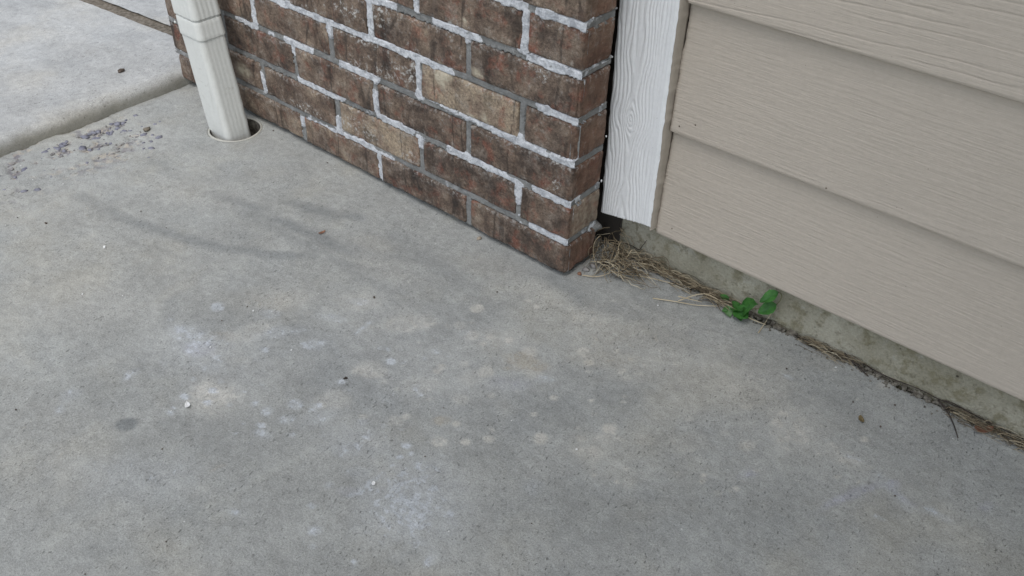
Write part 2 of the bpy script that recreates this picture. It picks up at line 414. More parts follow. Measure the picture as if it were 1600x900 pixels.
WHITE = [[-0.1575,0.3903,-0.1022,0.3912],
[-0.0703,0.3922,0.0018,0.3931],
[-0.0824,0.3259,0.0014,0.3273],
[-0.2558,0.3324,-0.1834,0.3259],
[-0.4006,0.3252,-0.3491,0.3271],
[-0.0621,0.2665,-0.0017,0.263],
[-0.2842,0.2647,-0.2334,0.2605],
[-0.6535,0.2593,-0.4899,0.2603],
[-0.4976,0.2602,-0.3019,0.2603],
[-0.2906,0.213,-0.0929,0.1997],
[-0.7572,0.2032,-0.7057,0.2022],
[-0.6173,0.2019,-0.5582,0.2022],
[-0.4753,0.1959,-0.3983,0.2015],
[-0.1165,0.1907,-0.0573,0.1927],
[-0.0311,0.1948,-0.0001,0.199],
[-0.5926,0.1318,-0.4878,0.1379],
[-0.3892,0.137,-0.3227,0.1357],
[-0.2316,0.1325,-0.1053,0.1241],
[-0.0594,0.1335,-0.0006,0.1307],
[-0.692,0.0429,-0.4195,0.0623],
[-0.0649,0.0633,0.0004,0.0663],
[-0.4043,0.0559,-0.373,0.0558],
[-0.5901,0.0466,-0.5548,0.0466],
[-0.0964,0.3834,-0.0964,0.3397],
[-0.398,0.323,-0.3984,0.2757],
[-0.3053,0.247,-0.2964,0.2047],
[-0.7104,0.2422,-0.7071,0.2041],
[-0.4001,0.1675,-0.3989,0.1474],
[-0.0966,0.1233,-0.0969,0.103],
[-0.5032,0.0843,-0.5047,0.0739],
[-0.4976,0.2602,-0.4967,0.2455],
[-0.3935,0.0539,-0.3949,0.0193],
[-0.2959,0.3525,-0.295,0.3434],
[-0.7131,0.1003,-0.7086,0.0788],
[-0.4027,0.1553,-0.4144,0.1455],
[-0.3017,0.1228,-0.3019,0.1205],
[-0.6038,0.192,-0.6002,0.1839]]
SPLASH = [[-0.1794,0.2767,0.0143,0.0078,"c"],
[-0.2491,0.2515,0.0177,0.0205,"c"],
[-0.1915,0.2018,0.0076,0.0094,"c"],
[-0.1638,0.2117,0.0053,0.0093,"c"],
[-0.3739,0.3107,0.0189,0.0305,"l"],
[-0.4547,0.2959,0.0382,0.0149,"l"],
[-0.3754,0.211,0.0251,0.0201,"l"],
[-0.065,0.3104,0.0144,0.0126,"l"],
[-0.0878,0.3242,0.0091,0.0107,"l"],
[-0.3895,0.2173,0.0076,0.0089,"l"],
[-0.3171,0.2328,0.0189,0.0214,"l"],
[-0.703,0.1982,0.0081,0.0052,"l"],
[-0.3453,0.2291,0.0194,0.0174,"l"],
[-0.4361,0.2005,0.0292,0.0162,"l"],
[-0.4483,0.092,0.057,0.0179,"l"],
[-0.2345,0.3365,0.0062,0.0075,"l"],
[-0.0311,0.1948,0.0076,0.006,"l"],
[-0.2038,0.3468,0.003,0.0018,"c"],
[-0.766,0.0962,0.0249,0.0144,"c"],
[-0.056,0.3818,0.0119,0.005,"l"],
[-0.3015,0.2685,0.0091,0.0103,"l"],
[-0.0257,0.1553,0.0097,0.0145,"l"],
[-0.4298,0.2563,0.023,0.0098,"l"],
[-0.5842,0.0805,0.0475,0.0109,"l"],
[-0.3257,0.0843,0.0261,0.0098,"l"]]
LEAF = [[[0.286,0.113,0.0615],[0.2682,0.098,0.0435],0.62],[[0.2883,0.112,0.0415],[0.2696,0.098,0.0244],0.66],[[0.2411,0.108,0.0034],[0.2264,0.104,0.0193],0.62],[[0.2402,0.108,0.0029],[0.265,0.096,0.0406],0.66],[[0.2343,0.105,0.0087],[0.2614,0.088,0.0165],0.7],[[0.2276,0.104,0.0032],[0.2196,0.092,-0.0073],0.75],[[0.2158,0.118,0.0076],[0.2022,0.112,0.0122],0.6],[[0.2421,0.104,0.004],[0.2514,0.09,0.0011],0.7],[[0.2282,0.11,0.0047],[0.2486,0.094,0.0186],0.6],[[0.219,0.106,-0.0066],[0.2355,0.088,-0.0019],0.55]]
STEM = [[[0.2376,0.1024,0.0],[0.237,0.106,0.0035],[0.2303,0.107,0.0077]],[[0.237,0.106,0.0035],[0.2469,0.11,0.0102],[0.263,0.115,0.0185],[0.2824,0.117,0.0305],[0.2883,0.112,0.0415]],[[0.2824,0.117,0.0305],[0.289,0.119,0.0446],[0.2889,0.117,0.0573],[0.286,0.113,0.0615]],[[0.237,0.106,0.0035],[0.2276,0.104,0.0032],[0.2158,0.118,0.0076]]]
STRAW = [[[0.1271,0.0507,0.002],[0.157,0.0644,0.004],[0.1858,0.0802,0.003],[0.2117,0.1001,0.004]],[[0.0642,0.0665,0.006],[0.0941,0.0829,0.006],[0.1354,0.0989,0.005]],[[0.1608,0.0666,0.006],[0.1846,0.0971,0.014],[0.2172,0.1091,0.004]],[[0.0169,0.0243,0.003],[0.0376,0.037,0.004],[0.0495,0.0582,0.008]],[[0.2521,0.1021,0.006],[0.2713,0.1054,0.004],[0.2819,0.1089,0.003]],[[0.1585,0.0686,0.012],[0.1874,0.09,0.004]],[[0.2819,0.086,0.002],[0.2792,0.1102,0.003],[0.2828,0.1151,0.02]]]
TWIG = [[[0.0223,0.126,0.0146],[0.0382,0.1235,0.0173],[0.0531,0.121,0.0173],[0.0583,0.122,0.0266],[0.0637,0.1235,0.0393]],[[0.5232,0.1324,0.004],[0.5372,0.1121,0.003],[0.5518,0.0951,0.003],[0.5656,0.0738,0.002]],[[0.3937,0.1232,0.006],[0.4172,0.1127,0.004],[0.436,0.1056,0.002]],[[0.4207,0.1261,0.004],[0.4551,0.1171,0.006],[0.4972,0.1321,0.006],[0.5228,0.1276,0.005],[0.5482,0.129,0.007],[0.5978,0.1251,0.006],[0.6294,0.1229,0.006]],[[0.5282,0.128,0.006],[0.5393,0.1292,0.009],[0.5577,0.1239,0.008],[0.5868,0.1213,0.007]]]
KNOT = [0.0278,0.09,0.2414]


# ------------------------------------------------------------------ numpy noise
def _h(ix, iy, s):
    n = (ix.astype(np.int64) * 374761393 + iy.astype(np.int64) * 668265263 + s * 1442695041) & 0xffffffff
    n = ((n ^ (n >> 13)) * 1274126177) & 0xffffffff
    n = n ^ (n >> 16)
    return (n & 0xffff) / 65535.0

def vn(x, y, s=0):
    x = np.asarray(x, float); y = np.asarray(y, float)
    ix = np.floor(x); iy = np.floor(y)
    fx = x - ix; fy = y - iy
    fx = fx * fx * (3 - 2 * fx); fy = fy * fy * (3 - 2 * fy)
    a = _h(ix, iy, s); b = _h(ix + 1, iy, s); c = _h(ix, iy + 1, s); d = _h(ix + 1, iy + 1, s)
    return (a * (1 - fx) + b * fx) * (1 - fy) + (c * (1 - fx) + d * fx) * fy

def fbm(x, y, s=0, o=4):
    t = 0; amp = .5
    for i in range(o):
        t = t + amp * vn(x * 2 ** i, y * 2 ** i, s + i * 17); amp *= .5
    return t / (1 - .5 ** o)

def sstep(a, b, x):
    t = np.clip((x - a) / (b - a), 0, 1)
    return t * t * (3 - 2 * t)

# ------------------------------------------------------------------ mesh helpers
def mesh_from(name, V, F, smooth=True, attrs=None):
    me = bpy.data.meshes.new(name)
    me.from_pydata([tuple(v) for v in V] if not isinstance(V, np.ndarray) else V.tolist(), [], F if not isinstance(F, np.ndarray) else F.tolist())
    if attrs:
        for k, a in attrs.items():
            at = me.attributes.new(k, 'FLOAT', 'POINT')
            at.data.foreach_set('value', np.asarray(a, np.float32).ravel())
    me.polygons.foreach_set('use_smooth', [smooth] * len(me.polygons))
    me.update()
    return me

def grid_faces(n, m, flip=False):
    i, j = np.meshgrid(np.arange(n - 1), np.arange(m - 1), indexing='ij')
    a = (i * m + j).ravel(); b = ((i + 1) * m + j).ravel(); c = ((i + 1) * m + j + 1).ravel(); d = (i * m + j + 1).ravel()
    return np.stack([a, d, c, b] if flip else [a, b, c, d], 1)

def obj(name, me, mat=None, parent=None, **props):
    o = bpy.data.objects.new(name, me)
    COL.objects.link(o)
    if me is not None and mat is not None and not me.materials:
        me.materials.append(mat)
    if parent is not None:
        o.parent = parent
    for k, v in props.items():
        o[k] = v
    return o

def thing(name, label, cat, loc=(0, 0, 0), group=None):
    o = obj(name, None, label=label, category=cat)
    o.location = loc
    o.empty_display_size = .05
    if group: o['group'] = group
    return o

def box_data(x0, x1, y0, y1, z0, z1):
    V = [(x, y, z) for z in (z0, z1) for y in (y0, y1) for x in (x0, x1)]
    F = [(0, 2, 3, 1), (4, 5, 7, 6), (0, 1, 5, 4), (2, 6, 7, 3), (0, 4, 6, 2), (1, 3, 7, 5)]
    return V, F

def box(name, b, mat, parent=None, bevel=0.0, **props):
    V, F = box_data(*b)
    o = obj(name, mesh_from(name, V, F, False), mat, parent, **props)
    if bevel:
        m = o.modifiers.new('bevel', 'BEVEL'); m.width = bevel; m.segments = 2
    return o

def rbox(x0, x1, y0, y1, z0, z1, r, n):
    """rounded box, subdivided; returns V (array), F"""
    lo = np.array([x0, y0, z0]); hi = np.array([x1, y1, z1])
    ax = []
    for k in range(3):
        a, b = lo[k], hi[k]
        ax.append(np.array([a, a + r * .45, *np.linspace(a + r, b - r, max(2, n[k])), b - r * .45, b]))
    idx = {}; V = []; F = []
    def vid(p):
        key = (round(p[0], 6), round(p[1], 6), round(p[2], 6))
        if key not in idx:
            idx[key] = len(V); V.append(p)
        return idx[key]
    for k in range(3):
        u, w = (k + 1) % 3, (k + 2) % 3
        for side in (0, 1):
            c = lo[k] if side == 0 else hi[k]
            for i in range(len(ax[u]) - 1):
                for j in range(len(ax[w]) - 1):
                    q = []
                    for (a, b) in ((i, j), (i + 1, j), (i + 1, j + 1), (i, j + 1)):
                        p = [0, 0, 0]; p[k] = c; p[u] = ax[u][a]; p[w] = ax[w][b]
                        q.append(vid(tuple(p)))
                    F.append(q if side else q[::-1])
    V = np.array(V)
    inner = np.clip(V, lo + r, hi - r)
    d = V - inner
    L = np.linalg.norm(d, axis=1, keepdims=True); L[L == 0] = 1
    return inner + d / L * r, F

def tube(path, rad, sides=4, taper=1.0):
    """tapered tube along path -> V, F"""
    P = [Vector(p) for p in path]
    V = []; F = []
    n = len(P)
    for i, p in enumerate(P):
        t = (P[min(i + 1, n - 1)] - P[max(i - 1, 0)]).normalized()
        a = t.cross(Vector((0.13, 0.21, 1))).normalized(); b = t.cross(a)
        rr = rad * (1 - (1 - taper) * i / max(1, n - 1))
        for k in range(sides):
            th = 2 * math.pi * k / sides
            V.append(p + a * rr * math.cos(th) + b * rr * math.sin(th))
    for i in range(n - 1):
        for k in range(sides):
            F.append((i * sides + k, i * sides + (k + 1) % sides, (i + 1) * sides + (k + 1) % sides, (i + 1) * sides + k))
    F.append(tuple(range(sides))[::-1]); F.append(tuple((n - 1) * sides + k for k in range(sides)))
    return [tuple(v) for v in V], F

def smooth_path(P, n=4):
    P = [Vector(p) for p in P]
    out = []
    for i in range(len(P) - 1):
        p0 = P[max(i - 1, 0)]; p1 = P[i]; p2 = P[i + 1]; p3 = P[min(i + 2, len(P) - 1)]
        for k in range(n):
            t = k / n
            out.append(0.5 * ((2 * p1) + (-p0 + p2) * t + (2 * p0 - 5 * p1 + 4 * p2 - p3) * t * t + (-p0 + 3 * p1 - 3 * p2 + p3) * t ** 3))
    out.append(P[-1])
    return out

class Bag:
    def __init__(s): s.V = []; s.F = []
    def add(s, V, F):
        b = len(s.V); s.V += list(V); s.F += [tuple(i + b for i in f) for f in F]

# ------------------------------------------------------------------ node helpers
class NT:
    def __init__(s, name, rough=.9):
        s.m = bpy.data.materials.new(name); s.m.use_nodes = True
        s.t = s.m.node_tree; s.n = s.t.nodes; s.l = s.t.links
        s.b = s.n['Principled BSDF']
        s.b.inputs['Roughness'].default_value = rough
        s.b.inputs['Specular IOR Level'].default_value = .3
        g = s.n.new('ShaderNodeNewGeometry'); s.pos = g.outputs['Position']
    def val(s, sock, v):
        if hasattr(v, 'is_linked') or hasattr(v, 'links'): s.l.new(v, sock)
        else: sock.default_value = v
    def scale(s, v, sc, rotz=0):
        m = s.n.new('ShaderNodeMapping'); m.inputs['Scale'].default_value = sc
        m.inputs['Rotation'].default_value = (0, 0, rotz)
        s.l.new(v, m.inputs['Vector']); return m.outputs[0]
    def noise(s, sc, det=4, rough=.55, vec=None, dist=0):
        n = s.n.new('ShaderNodeTexNoise'); n.inputs['Scale'].default_value = sc
        n.inputs['Detail'].default_value = det; n.inputs['Roughness'].default_value = rough
        n.inputs['Distortion'].default_value = dist
        s.l.new(vec if vec is not None else s.pos, n.inputs['Vector']); return n.outputs['Fac']
    def vor(s, sc, vec=None, feat='F1', out='Distance'):
        n = s.n.new('ShaderNodeTexVoronoi'); n.inputs['Scale'].default_value = sc; n.feature = feat
        s.l.new(vec if vec is not None else s.pos, n.inputs['Vector']); return n.outputs[out]
    def math(s, op, a, b=0.0, c=None, clamp=False):
        n = s.n.new('ShaderNodeMath'); n.operation = op; n.use_clamp = clamp
        s.val(n.inputs[0], a); s.val(n.inputs[1], b)
        if c is not None: s.val(n.inputs[2], c)
        return n.outputs[0]
    def step(s, a, b, x):
        n = s.n.new('ShaderNodeMapRange'); n.interpolation_type = 'SMOOTHSTEP'
        s.val(n.inputs['Value'], x); n.inputs['From Min'].default_value = a; n.inputs['From Max'].default_value = b
        return n.outputs[0]
    def rng(s, x, a, b, c, d):
        n = s.n.new('ShaderNodeMapRange')
        s.val(n.inputs['Value'], x)
        for k, v in zip(('From Min', 'From Max', 'To Min', 'To Max'), (a, b, c, d)): n.inputs[k].default_value = v
        return n.outputs[0]
    def mix(s, f, a, b, mode='MIX'):
        n = s.n.new('ShaderNodeMix'); n.data_type = 'RGBA'; n.blend_type = mode
        s.val(n.inputs['Factor'], f)
        for sock, v in ((n.inputs['A'], a), (n.inputs['B'], b)):
            pass
        for i, v in ((6, a), (7, b)):
            if isinstance(v, tuple): n.inputs[i].default_value = (*v, 1) if len(v) == 3 else v
            else: s.l.new(v, n.inputs[i])
        return n.outputs[2]
    def gain(s, col, f):
        n = s.n.new('ShaderNodeVectorMath'); n.operation = 'SCALE'
        if isinstance(col, tuple): n.inputs[0].default_value = col
        else: s.l.new(col, n.inputs[0])
        s.val(n.inputs['Scale'], f); return n.outputs[0]
    def ramp(s, f, stops):
        n = s.n.new('ShaderNodeValToRGB'); e = n.color_ramp.elements
        while len(e) < len(stops): e.new(.5)
        for k, (p, c) in zip(e, stops): k.position = p; k.color = (*c, 1)
        s.l.new(f, n.inputs[0]); return n.outputs[0]
    def attr(s, name, typ='GEOMETRY'):
        n = s.n.new('ShaderNodeAttribute'); n.attribute_name = name; n.attribute_type = typ
        return n.outputs['Fac']
    def n_sep(s, c):
        n = s.n.new('ShaderNodeSeparateColor'); s.l.new(c, n.inputs[0]); return n.outputs[0]
    def bump(s, h, dist, strength=1.0):
        n = s.n.new('ShaderNodeBump'); n.inputs['Distance'].default_value = dist; n.inputs['Strength'].default_value = strength
        s.l.new(h, n.inputs['Height'])
        if s.b.inputs['Normal'].is_linked: s.l.new(s.b.inputs['Normal'].links[0].from_socket, n.inputs['Normal'])
        s.l.new(n.outputs[0], s.b.inputs['Normal'])
    def done(s, col):
        if isinstance(col, tuple): s.b.inputs['Base Color'].default_value = (*col, 1)
        else: s.l.new(col, s.b.inputs['Base Color'])
        return s.m

# ------------------------------------------------------------------ materials
def mat_concrete(name, base, tint=1.0, stains=True):
    t = NT(name, .92)
    big = t.noise(2.6, 5, .6); mid = t.noise(14, 6, .62); fine = t.noise(75, 5, .65)
    grain = t.noise(420, 3, .7); grit = t.noise(950, 2, .6)
    BR = -1.345                                           # broom direction (about +y)
    drag = t.scale(t.pos, (70, 330, 100), -1.345)
    rot = t.scale(t.pos, (1, 1, 1), 1.345 - math.pi)
    pit_v = t.scale(rot, (150, 330, 200))
    pit = t.noise(1.0, 3, .6, pit_v)
    col = t.mix(t.step(.35, .68, big), tuple(c * .93 for c in base), tuple(c * 1.06 for c in base))
    warm = t.noise(5.0, 4, .6)
    cool = t.noise(7.5, 6, .68, t.scale(t.pos, (1, 1.25, 1)))
    col = t.mix(t.math('MULTIPLY', t.step(.50, .66, cool), .20), col, tuple(c * k for c, k in zip(base, (.80, .84, .89))))
    pale = t.noise(11, 6, .7, t.scale(t.pos, (1.2, 1, 1.7)))
    col = t.mix(t.math('MULTIPLY', t.step(.54, .68, pale), .26), col, tuple(c * k for c, k in zip(base, (1.20, 1.20, 1.16))))
    col = t.mix(t.step(.42, .72, warm), col, t.gain(col, 1.0), 'MIX')
    col = t.mix(t.math('MULTIPLY', t.step(.48, .70, warm), .35), col, (base[0] * 1.12, base[1] * 1.04, base[2] * .90))
    if stains:
        br = t.rng(fine, .32, .68, .10, 1.55)
        brm = t.rng(mid, .34, .66, .15, 1.5)
        brk = t.math('MULTIPLY', br, brm)
        D, L, B, T, P = [t.attr(k) for k in ('dark', 'light', 'blue', 'tan', 'lilac')]
        col = t.mix(t.math('MULTIPLY', D, t.rng(mid, .3, .7, .75, 1.1), clamp=True), col, tuple(c * k for c, k in zip(base, (.60, .62, .645))))
        nz = t.noise(110, 6, .68); nw = t.noise(48, 6, .7)
        def mark(A, soft, hard):
            e = t.math('ADD', t.math('MULTIPLY', A, .62), t.math('ADD', t.rng(nz, .3, .7, -.30, .30), t.rng(nw, .3, .7, -.26, .26)))
            crisp = t.math('MULTIPLY', t.step(.34, .52, e), t.step(.02, .30, A))
            return t.math('ADD', t.math('MULTIPLY', A, soft), t.math('MULTIPLY', crisp, hard), clamp=True)
        col = t.mix(mark(L, .62, .38), col, (.465, .450, .405))
        col = t.mix(mark(T, .42, .25), col, (.335, .300, .235))
        col = t.mix(mark(P, .6, .40), col, (.37, .372, .42))
        col = t.mix(mark(B, .42, .46), col, (.475, .50, .525))
        spall = t.attr('spall')
        agg = t.vor(85, t.scale(t.pos, (1, 1, 1)), 'F1', 'Color')
        acol = t.mix(t.step(.3, .7, t.n_sep(agg)), (.40, .36, .30), (.20, .19, .20))
        col = t.mix(t.math('MULTIPLY', spall, t.step(.42, .58, t.noise(60, 3)), clamp=True), col, acol)
    # small old drip marks scattered over the slab
    dv = t.vor(9, t.scale(t.pos, (1, 1, .05)))
    col = t.mix(t.math('MULTIPLY', t.step(.13, .04, dv), t.math('MULTIPLY', t.step(.5, .7, t.noise(3, 2)), t.rng(fine, .3, .7, .2, .8))), col, tuple(c * 1.3 for c in base))
    col = t.mix(t.math('MULTIPLY', t.step(.595, .68, pit), t.rng(t.noise(9, 4, .65), .40, .62, .10, 1.0)), col, t.gain(col, .56))
    col = t.gain(col, t.math('MULTIPLY', t.rng(mid, .28, .72, .87, 1.13), t.rng(fine, .28, .72, .86, 1.14)))
    col = t.gain(col, t.math('MULTIPLY', t.rng(grain, .28, .72, .80, 1.20), t.rng(grit, .28, .72, .80, 1.20)))
    specks = t.vor(150, None)
    col = t.mix(t.math('MULTIPLY', t.step(.09, .05, specks), t.step(.58, .65, t.noise(40, 2))), col, t.gain(col, .45))
    wsp = t.vor(60, t.scale(t.pos, (1, 1, 1)))
    col = t.mix(t.math('MULTIPLY', t.step(.07, .04, wsp), t.step(.60, .66, t.noise(23, 2))), col, (.62, .62, .60))
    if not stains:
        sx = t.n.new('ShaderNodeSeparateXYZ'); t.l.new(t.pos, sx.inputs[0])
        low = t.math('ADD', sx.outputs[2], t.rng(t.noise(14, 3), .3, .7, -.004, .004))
        col = t.mix(t.math('MULTIPLY', t.step(.027, .006, low), .6), col, (.20, .185, .14))  # olive-brown dirt and the edge's shading painted together, stronger towards the bottom
    t.bump(t.step(.60, .75, pit), -.0009, .8)
    t.bump(grain, .0009, .8)
    t.bump(fine, .0025, .6)
    t.bump(mid, .003, .5)
    return t.done(col)

M = {}
M['slab'] = mat_concrete('concrete_patio', (.334, .338, .318))
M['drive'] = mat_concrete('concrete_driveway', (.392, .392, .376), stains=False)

def mat_brick():
    t = NT('fired_brick', .93)
    tone = t.attr('tone', 'OBJECT'); lime = t.attr('lime', 'OBJECT'); redv = t.attr('redness', 'OBJECT')
    sl = t.attr('splash_l'); sc = t.attr('splash_c'); edge = t.attr('edge')
    n1 = t.noise(15, 7, .66); n2 = t.noise(42, 5, .65); n3 = t.noise(230, 3, .7); n4 = t.noise(650, 2, .6)
    drag = t.noise(1, 3, .55, t.scale(t.pos, (34, 34, 5)))
    f = t.math('ADD', t.math('MULTIPLY', n1, .55), t.math('MULTIPLY', n2, .45))
    f = t.math('ADD', t.rng(f, .36, .64, -.06, .66), t.math('MULTIPLY', tone, .72))
    col = t.ramp(f, [(.05, (.040, .032, .027)), (.26, (.086, .063, .049)), (.46, (.138, .101, .076)), (.66, (.205, .155, .115)), (.9, (.31, .245, .175))])
    blk = t.noise(33, 6, .7, t.scale(t.pos, (1, 1, .8)))
    col = t.mix(t.math('MULTIPLY', t.step(.55, .68, blk), .42), col, (.042, .036, .033))
    red = t.math('MULTIPLY', t.step(.50, .68, t.noise(28, 5, .65)), redv)
    col = t.mix(t.math('MULTIPLY', red, .8, clamp=True), col, (.22, .072, .045))
    ash = t.step(.50, .66, t.noise(21, 6, .7, t.scale(t.pos, (1, 1, 1))))
    col = t.mix(t.math('MULTIPLY', ash, .42), col, (.185, .16, .138))
    col = t.mix(t.math('MULTIPLY', t.step(.58, .70, drag), t.step(.40, .58, n1)), col, t.gain(col, .60))
    col = t.gain(col, t.math('MULTIPLY', t.rng(n3, .30, .70, .66, 1.36), t.rng(n4, .28, .72, .75, 1.28)))
    fis = t.math('MULTIPLY', t.step(.022, .006, t.math('ABSOLUTE', t.math('SUBTRACT', t.noise(1, 2, .5, t.scale(t.pos, (15, 15, 2.6))), .5))), t.step(.45, .55, t.noise(17, 3)))
    col = t.mix(t.math('MULTIPLY', fis, .55), col, (.026, .021, .018))
    rt = t.attr('ret')
    col = t.mix(t.math('MULTIPLY', rt, t.rng(n2, .3, .7, .25, .85), clamp=True), col, (.175, .092, .060))
    # lime bloom, heaviest near the joints
    lm = t.math('ADD', t.math('MULTIPLY', lime, t.step(.50, .66, n2)), t.math('MULTIPLY', sl, .9))
    lm = t.math('ADD', lm, t.math('MULTIPLY', edge, .45))
    lm = t.math('MULTIPLY', lm, t.step(.49, .63, t.noise(150, 5, .7)))
    col = t.mix(t.math('MULTIPLY', lm, .8, clamp=True), col, (.50, .49, .46))
    col = t.mix(t.math('MULTIPLY', sc, t.rng(t.noise(90, 4), .3, .65, .2, 1.2), clamp=True), col, (.48, .43, .33))
    t.bump(drag, .006, .7)
    t.bump(n2, .006, .6)
    t.bump(n3, .0020, .9)
    return t.done(col)
M['brick'] = mat_brick()

def mat_mortar():
    t = NT('mortar', .95)
    w = t.attr('white')
    n1 = t.noise(38, 5, .65); n2 = t.noise(260, 4, .7)
    g = t.mix(t.step(.35, .68, n1), (.185, .185, .178), (.25, .25, .24))
    ww = t.mix(t.step(.34, .60, t.noise(70, 5, .7)), (.36, .37, .39), (.62, .63, .645))
    wm = t.step(.38, .62, t.math('ADD', w, t.math('ADD', t.rng(t.noise(120, 5, .7), .3, .7, -.22, .22), t.rng(t.noise(34, 4, .6), .30, .62, -.55, .12))))
    col = t.mix(wm, g, ww)
    haze = t.math('MULTIPLY', t.step(.55, .72, t.noise(25, 5, .7)), .35)
    col = t.mix(haze, col, (.50, .50, .50))
    col = t.gain(col, t.rng(n2, .2, .8, .80, 1.18))
    t.bump(n2, .0022, 1.0)
    t.bump(t.noise(90, 4, .6), .003, .7)
    return t.done(col)
M['mortar'] = mat_mortar()

def mat_paint(name, col, dirt=.25, rough=.6, grain=None, low=None):
    t = NT(name, rough)
    n = t.noise(9, 5, .6); f = t.noise(160, 4, .65)
    c = t.mix(t.math('MULTIPLY', t.step(.48, .75, n), dirt), col, tuple(k * .80 for k in col))
    c = t.gain(c, t.rng(f, .25, .75, .955, 1.045))
    sp = t.vor(120)
    c = t.mix(t.math('MULTIPLY', t.step(.08, .05, sp), t.step(.62, .68, t.noise(30, 2))), c, tuple(k * .45 for k in col))
    if grain is not None:
        g = t.noise(1, 3, .6, t.scale(t.pos, grain))
        t.bump(g, .0012, .7)
        c = t.gain(c, t.rng(g, .3, .7, .98, 1.018))
    t.bump(f, .0006, .5)
    return t.done(c)
M['siding'] = mat_paint('beige_siding_paint', (.452, .398, .333), .15, .72, (22, 22, 520))
M['trim'] = mat_paint('white_trim_paint', (.74, .745, .74), .12, .55, (260, 260, 9))
M['caulk'] = mat_paint('tan_caulk', (.37, .325, .27), .3, .7)
M['gutter'] = mat_paint('ivory_gutter_enamel', (.61, .615, .58),   .18, .45)
def grime(m):
    # water streaks and scuffs with their own outline
    nt = m.node_tree; pr = nt.nodes['Principled BSDF']; src = pr.inputs['Base Color'].links[0].from_socket
    t = NT.__new__(NT); t.m = m; t.t = nt; t.n = nt.nodes; t.l = nt.links; t.b = pr
    t.pos = nt.nodes.new('ShaderNodeNewGeometry').outputs['Position']
    st = t.step(.56, .72, t.noise(1, 4, .6, t.scale(t.pos, (70, 70, 6))))
    sc = t.step(.60, .68, t.noise(55, 5, .7))
    c = t.mix(t.math('MULTIPLY', st, .22), src, (.30, .28, .23))
    c = t.mix(t.math('MULTIPLY', sc, .30), c, (.34, .32, .27))
    t.l.new(c, pr.inputs['Base Color'])
grime(M['gutter'])
M['pvc'] = mat_paint('drain_plastic', (.42, .41, .36), .5, .5)
M['sheath'] = mat_paint('dark_sheathing', (.05, .043, .036), .2, .9)

def mat_found():
    t = NT('foundation_concrete', .93)
    n = t.noise(9, 6, .65); m = t.noise(45, 5, .65); f = t.noise(300, 3, .7)
    c = t.mix(t.step(.35, .68, n), (.29, .272, .205), (.41, .39, .315))
    c = t.mix(t.math('MULTIPLY', t.step(.50, .64, m), .65), c, (.17, .15, .085))
    c = t.mix(t.math('MULTIPLY', t.step(.60, .75, t.noise(30, 5, .7)), .5), c, (.40, .39, .35))
    c = t.gain(c, t.rng(f, .2, .8, .78, 1.22))
    h = t.vor(75)
    c = t.mix(t.math('MULTIPLY', t.step(.18, .10, h), t.step(.55, .62, t.noise(33, 2))), c, (.04, .035, .03))
    c = t.mix(t.math('MULTIPLY', t.step(.55, .66, t.noise(85, 5, .7)), .5), c, (.13, .115, .075))
    t.bump(m, .005, .9); t.bump(f, .0016, 1.0)
    return t.done(c)
M['found'] = mat_found()

def mat_simple(name, a, b, sc=40, rough=.85, bump=.0006):
    t = NT(name, rough)
    n = t.noise(sc, 4, .65)
    t.bump(t.noise(sc * 6, 3), bump, .7)
    return t.done(t.mix(t.step(.3, .7, n), a, b))
def mat_straw():
    t = NT('dry_straw', .8)
    c = t.ramp(t.attr('shade'), [(0.0, (.07, .052, .032)), (.35, (.22, .175, .115)), (.75, (.42, .35, .235)), (1.0, (.56, .50, .37))])
    return t.done(t.gain(c, t.rng(t.noise(130, 3), .3, .7, .8, 1.2)))
M['straw'] = mat_straw()
M['straw_pale'] = mat_simple('pale_straw', (.44, .36, .24), (.56, .48, .34), 60)
M['dirt'] = mat_simple('soil_crumbs', (.07, .06, .048), (.26, .24, .20), 90)
M['twig'] = mat_simple('dark_twig', (.03, .024, .02), (.07, .055, .045), 90)
M['deadleaf'] = mat_simple('dead_leaf', (.10, .075, .035), (.21, .16, .08), 150)
M['deadleaf_red'] = mat_simple('red_dead_leaf', (.16, .08, .05), (.26, .14, .09), 150)
M['stone_tan'] = mat_simple('tan_pebble', (.28, .23, .17), (.42, .36, .29), 200)
M['stone_dark'] = mat_simple('dark_pebble', (.05, .04, .032), (.13, .10, .08), 200)
M['stone_violet'] = mat_simple('violet_aggregate', (.13, .13, .165), (.25, .25, .285), 60)
M['stone_grey'] = mat_simple('grey_aggregate', (.15, .145, .14), (.33, .31, .29), 60)
M['chip'] = mat_simple('white_paint_chip', (.68, .68, .66), (.80, .80, .78), 100)
M['joint'] = mat_simple('joint_filler', (.09, .075, .055), (.22, .19, .15), 110, .95, .002)
M['earth'] = mat_simple('yard_ground', (.05, .075, .03), (.10, .11, .05), 3)
M['stem'] = mat_simple('weed_stem', (.12, .13, .05), (.20, .17, .09), 90)
def mat_leaf():
    t = NT('weed_leaf', .5)
    n = t.noise(120, 4); a = t.attr('rib'); p = t.attr('pale', 'OBJECT')
    c = t.mix(t.step(.3, .7, n), (.032, .120, .022), (.070, .220, .045))
    c = t.mix(t.math('MULTIPLY', a, .45), c, (.08, .20, .07))
    c = t.mix(p, c, (.24, .36, .19))
    tr = t.n.new('ShaderNodeBsdfTranslucent'); t.l.new(c, tr.inputs['Color'])
    mx = t.n.new('ShaderNodeMixShader'); mx.inputs[0].default_value = .25
    t.done(c)
    t.l.new(t.b.outputs[0], mx.inputs[1]); t.l.new(tr.outputs[0], mx.inputs[2])
    t.l.new(mx.outputs[0], t.n['Material Output'].inputs['Surface'])
    return t.m
M['leaf'] = mat_leaf()

# ================================================================== SETTING: ground, slabs
box('ground', (-60, 60, -60, 60, -.6, -.32), M['earth'], kind='structure')

